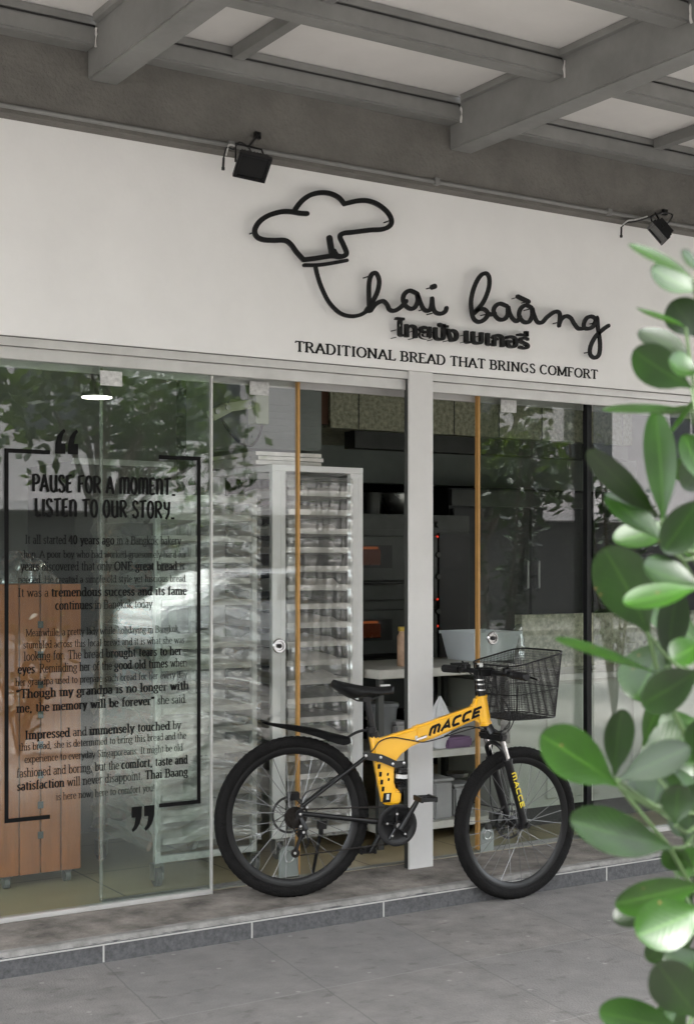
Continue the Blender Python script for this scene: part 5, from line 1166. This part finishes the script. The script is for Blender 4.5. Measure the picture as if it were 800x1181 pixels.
LV = [ # base, tip, visible width px, roll(deg, + faces up), depth, tip depth change
 (800,322,727,277,24,50,1.25,.03),(806,338,752,306,38,30,1.35,.0),(806,316,788,286,24,55,1.2,0),(806,390,774,347,40,-25,1.5,0),(790,378,738,350,22,62,1.45,.04),
 (795,410,738,378,36,40,1.55,.03),(797,447,730,404,46,-12,1.48,0),(806,432,772,411,36,50,1.4,0),(796,474,694,466,19,66,1.42,.05),
 (764,606,756,472,37,-8,1.52,0),(761,598,677,521,29,-30,1.5,-.03),(766,626,701,565,38,46,1.47,.02),(808,572,768,636,46,-14,1.45,-.02),
 (748,732,697,633,66,-6,1.5,-.02),(808,676,742,650,40,52,1.42,0),(806,678,718,693,26,58,1.38,0),(769,768,783,682,42,-22,1.55,0),
 (760,778,644,729,12,70,1.5,-.04),(764,736,728,806,54,42,1.56,0),(808,772,741,814,50,-12,1.42,-.02),(810,740,772,757,30,45,1.4,0),
 (711,906,625,847,58,18,1.46,-.03),(708,896,719,818,38,-16,1.52,0),(712,900,794,860,36,30,1.40,-.02),(738,868,806,845,40,52,1.56,0),
 (752,930,760,884,46,44,1.55,0),(778,952,784,905,40,0,1.44,0),(775,978,663,942,46,36,1.45,-.05),(812,1018,712,1046,44,-10,1.46,-.03),
 (760,1044,706,1058,24,50,1.5,0),(812,1046,734,1078,54,26,1.38,-.02),(790,1190,692,1166,40,30,1.45,-.03),(808,1176,758,1112,56,-6,1.42,-.02),(812,1100,768,1128,38,48,1.5,0),
 (790,975,806,905,44,20,1.5,0),(800,880,812,830,40,-20,1.5,0),(798,640,815,590,40,30,1.5,0),(800,1000,762,985,30,-15,1.5,0),(770,985,806,1000,38,10,1.56,0),
 (752,882,806,880,34,20,1.62,0),(740,862,770,800,34,-25,1.66,0),(806,830,760,845,36,40,1.6,0),(806,955,770,940,34,40,1.62,0),(812,560,790,500,34,20,1.6,0),(812,1150,790,1100,34,20,1.6,0),
]
lf = MB(); bases = []
for bx_, by_, tx_, ty_, wv, roll, dp, dd_ in LV:
    b_ = atd(bx_, by_, dp); t_ = atd(tx_, ty_, dp + dd_); axn = (t_ - b_).normalized()
    n0 = (TOW - axn * TOW.dot(axn)).normalized(); q = axn.cross(n0)
    if q.z < 0: q = -q
    nn = n0 * math.cos(R(roll)) + q * math.sin(R(roll))
    leaf(lf, b_, t_, wv / F * dp / max(.34, math.cos(R(roll))), nn, droop=random.uniform(.03, .10), fold=random.uniform(.08, .2)); bases.append((b_, bx_, by_))
for i in range(22):   # inner leaves close to the main stem
    py = 430 + 770 * i / 22; px = 812 + random.uniform(-34, 30) - 22 * (py > 600); dp = random.uniform(1.56, 1.8); b_ = atd(px + 8, py, dp); a = random.uniform(.35, 2.2) * PI * .9
    dv = RT * math.cos(a) * 1.0 + V(0, 0, 1) * math.sin(a) + FW * random.uniform(-.4, .6); nn = TOW * random.uniform(.2, 1) + V(random.uniform(-.5, .5), 0, random.uniform(-.4, 1)); leaf(lf, b_, b_ + dv.normalized() * random.uniform(.06, .095), .045, nn)
# the rest of the bush, right of and below the frame
for i in range(150):
    px = random.uniform(822, 1150); py = random.uniform(240, 1500); dp = random.uniform(1.35, 1.95)
    b_ = atd(px, py, dp); a = random.uniform(0, 2 * PI); dv = RT * math.cos(a) + V(0, 0, 1) * math.sin(a) * .9 + FW * random.uniform(-.5, .5); L_ = random.uniform(.07, .11)
    if px + math.cos(a) * 120 < 822: continue
    nn = V(random.uniform(-.6, .6), random.uniform(-1, .3), random.uniform(.1, 1)); leaf(lf, b_, b_ + dv.normalized() * L_, L_ * .52, nn)
lf.build('foliage', M['leaf'], sb_, smooth=True, recalc=False)
sm = MB()
main = [atd(1010, 3150, 1.5), atd(930, 1900, 1.52), atd(850, 1300, 1.52), atd(822, 1080, 1.5), atd(812, 940, 1.5), atd(815, 780, 1.5), atd(812, 640, 1.48), atd(808, 480, 1.45), atd(806, 340, 1.35)]
main[0].z = 0.0
sm.tube(smooth(main, 5), .004, 8, rs=[.009 - .0055 * i / 40 for i in range(41)])
for b_, bx_, by_ in bases:
    if bx_ < 802:
        j = min(main, key=lambda q: (q - b_).length + (5 if q.z < .3 else 0) + (0 if q.z < b_.z + .02 else .05)); sm.tube(smooth([b_, b_ + (j - b_) * .45 + V(0, 0, -.012), j], 4), .0019, 6, rs=None)
for (x0_, y0_), (x1_, y1_) in (((761, 602), (812, 690)), ((757, 772), (746, 728)), ((757, 775), (790, 850)), ((709, 902), (772, 978)), ((772, 978), (812, 1050))):
    sm.tube([atd(x0_, y0_, 1.5), atd(x1_, y1_, 1.5)], .0026, 6)
for k in range(8):
    a = atd(900 + 30 * k, 1700 - 60 * k, 1.55); sm.tube(smooth([main[1], a, atd(870 + 35 * k, 1300 - 110 * k, 1.6)], 4), .0035, 6)
sm.build('stem', M['stemg'], sb_, smooth=True)

# ------------------------------------------------------------------ the street behind the viewer (seen mirrored in the glass)
def tree(x, y, h, r, label, seed, nl=2600, trunk=.13):
    rd = random.Random(seed); t = thing('street_tree', label, 'tree', (x, y, 0), 'street trees behind the viewer')
    m_ = MB(); m_.tube([V(x, y, -.1), V(x + .1, y, h * .3), V(x - .05, y + .1, h * .55)], trunk, 10, rs=[trunk, trunk * .75, trunk * .5])
    lobes = []
    for k in range(9):
        a = rd.uniform(0, 2 * PI); q = V(x + math.cos(a) * r * rd.uniform(.2, .7), y + math.sin(a) * r * rd.uniform(.2, .7), h * rd.uniform(.5, .9)); lobes.append((q, r * rd.uniform(.35, .55)))
        m_.tube([V(x, y, h * .35), V(x, y, h * .4) * .4 + q * .6, q], trunk * .3, 6, rs=[trunk * .4, trunk * .25, trunk * .1])
    m_.build('trunk', M['bark'], t, smooth=True); m_ = MB(); lay = m_.bm.loops.layers.uv.verify()
    for i in range(nl):
        q, lr = rd.choice(lobes); d_ = V(rd.gauss(0, 1), rd.gauss(0, 1), rd.gauss(0, .8)).normalized() * lr * rd.uniform(.35, 1.05); p = q + d_
        a = V(rd.uniform(-1, 1), rd.uniform(-1, 1), rd.uniform(-1, .5)).normalized(); b = a.orthogonal().normalized(); s = rd.uniform(.07, .14)
        vs = [m_.bm.verts.new(p + o) for o in (-a * s, b * s * .45, a * s, -b * s * .45)]; f = m_.bm.faces.new(vs)
        for l, uvc in zip(f.loops, ((0, .5), (.5, 1), (1, .5), (.5, 0))): l[lay].uv = uvc
    m_.build('crown', M['treeleaf'], t, recalc=False)
tree(3.2, -4.3, 5.6, 2.2, 'broad leafy street tree opposite the story pane', 1); tree(6.4, -4.6, 5.0, 1.9, 'slimmer street tree opposite the doors', 2, 2000); tree(20, -6.5, 5.5, 1.8, 'small street tree furthest right along the road', 3, 1300); tree(10.2, -2.4, 4.3, 1.5, 'dense low street tree opposite the right sliding door', 5, 4200); tree(-1.5, -4.5, 6, 2.2, 'leafy street tree furthest left along the road', 4, 2000)
def bush(x, y, h, r, n, label, seed):
    rd = random.Random(seed); t = thing('paddle_leaf_bush', label, 'shrub', (x, y, 0), 'paddle leaved bushes along the walkway edge'); m_ = MB(); s_ = MB()
    for k in range(7):
        a = rd.uniform(0, 2 * PI); top = V(x + math.cos(a) * r * .8, y + math.sin(a) * r * .5, h * rd.uniform(.65, 1)); s_.tube(smooth([V(x, y, -.02), V(x, y, h * .4) + V(math.cos(a), math.sin(a), 0) * r * .3, top], 4), .012, 6)
        for i in range(n // 7):
            u = rd.uniform(.25, 1.02); p = V(x, y, 0) * (1 - u) + top * u + V(rd.gauss(0, .05), rd.gauss(0, .05), rd.gauss(0, .04)); dv = V(rd.uniform(-1, 1), rd.uniform(-1, 1), rd.uniform(-.2, 1)).normalized(); L_ = rd.uniform(.08, .13)
            leaf(m_, p, p + dv * L_, L_ * .5, V(rd.uniform(-.5, .5), rd.uniform(-.5, .5), 1), nu=5, nv=2)
    s_.build('stem', M['bark'], t, smooth=True); m_.build('foliage', M['leaf'], t, smooth=True, recalc=False)
bush(8.1, .7, 3.1, .55, 560, 'tall paddle leaved bush opposite the right sliding door', 21); bush(9.2, .9, 3.0, .5, 430, 'paddle leaved bush opposite the dusky right pane', 22); bush(3.7, .2, 1.2, .55, 220, 'low paddle leaved bush behind the viewer near the left door', 23)
fb = thing('far_building', 'pale rendered building across the road with dark lit shopfronts', 'building', (14, -18, 0))
MB().box(-30, 55, -26, -18, 2.6, 12).build('upper_wall', M['bwall'], fb); MB().box(-30, 55, -26, -18.2, -.02, 2.6).build('shopfront_wall', M['bdark'], fb)
for i in range(22):
    x = -28 + i * 3.8
    for z in (4.2, 7.6):
        m_ = MB(); m_.box(x, x + 1.6, -18.02, -17.99, z, z + 1.6); wi = m_.build('window', M['bglass'], fb)
        m_ = MB(); m_.box(x - .08, x + 1.68, -18.0, -17.95, z - .1, z - .002); m_.box(x + .77, x + .83, -17.989, -17.96, z, z + 1.6); m_.build('window_frame', M['bwall'], wi)
for x in (33.5, 36.5): MB().box(x, x + 1.0, -18.19, -18.14, .5, 1.0).build('lit_window', M['bwarm'], fb)
MB().box(-30, 55, -18.4, -17.2, 2.55, 2.75).build('ledge', M['bwall'], fb)

# unseen white hatchback, added to mirror as a bright patch in the left pane
vx, vy = 8.6, -7.9
car = thing('reflection_car', 'unseen white hatchback added behind the viewer for a bright reflection in the glass', 'car', (vx + 2.0, vy, -.12))
side = [(0,.35),(0,.75),(.15,.95),(.55,1.02),(1.15,1.42),(1.6,1.50),(2.9,1.50),(3.6,1.15),(3.95,.98),(4.05,.6),(4.0,.35)]
m_ = MB(); m_.prism([V(vx + a, vy, b - .12) for a, b in side], V(0, -1.7, 0)); m_.bevel(.06, 3, 20); m_.build('body', M['carwhite'], car, smooth=True)
for y in (vy + .004, vy - 1.704):
    for P in ([(.95,1.0),(1.28,1.36),(1.95,1.42),(1.95,1.02)], [(2.05,1.02),(2.05,1.42),(2.85,1.40),(3.35,1.08)]):
        m_ = MB(); m_.prism([V(vx + a, y, b - .12) for a, b in P], V(0, .004, 0)); m_.build('side_window', M['bglass'], car)
for a in (.75, 3.2):
    for y in (vy + .02, vy - 1.72):
        m_ = MB(); m_.lathe(V(vx + a, y - .1, .2), [(.31, 0), (.32, .05), (.32, .15), (.30, .2)], 28, V(0, 1, 0)); wh = m_.build('wheel', M['tyre'], car, smooth=True)
        m_ = MB(); m_.lathe(V(vx + a, y - .105 if y < vy - 1 else y + .101, .2), [(.2, 0), (.19, .005), (0, .004)], 20, V(0, 1, 0)); m_.build('hub_cap', M['steel'], wh)
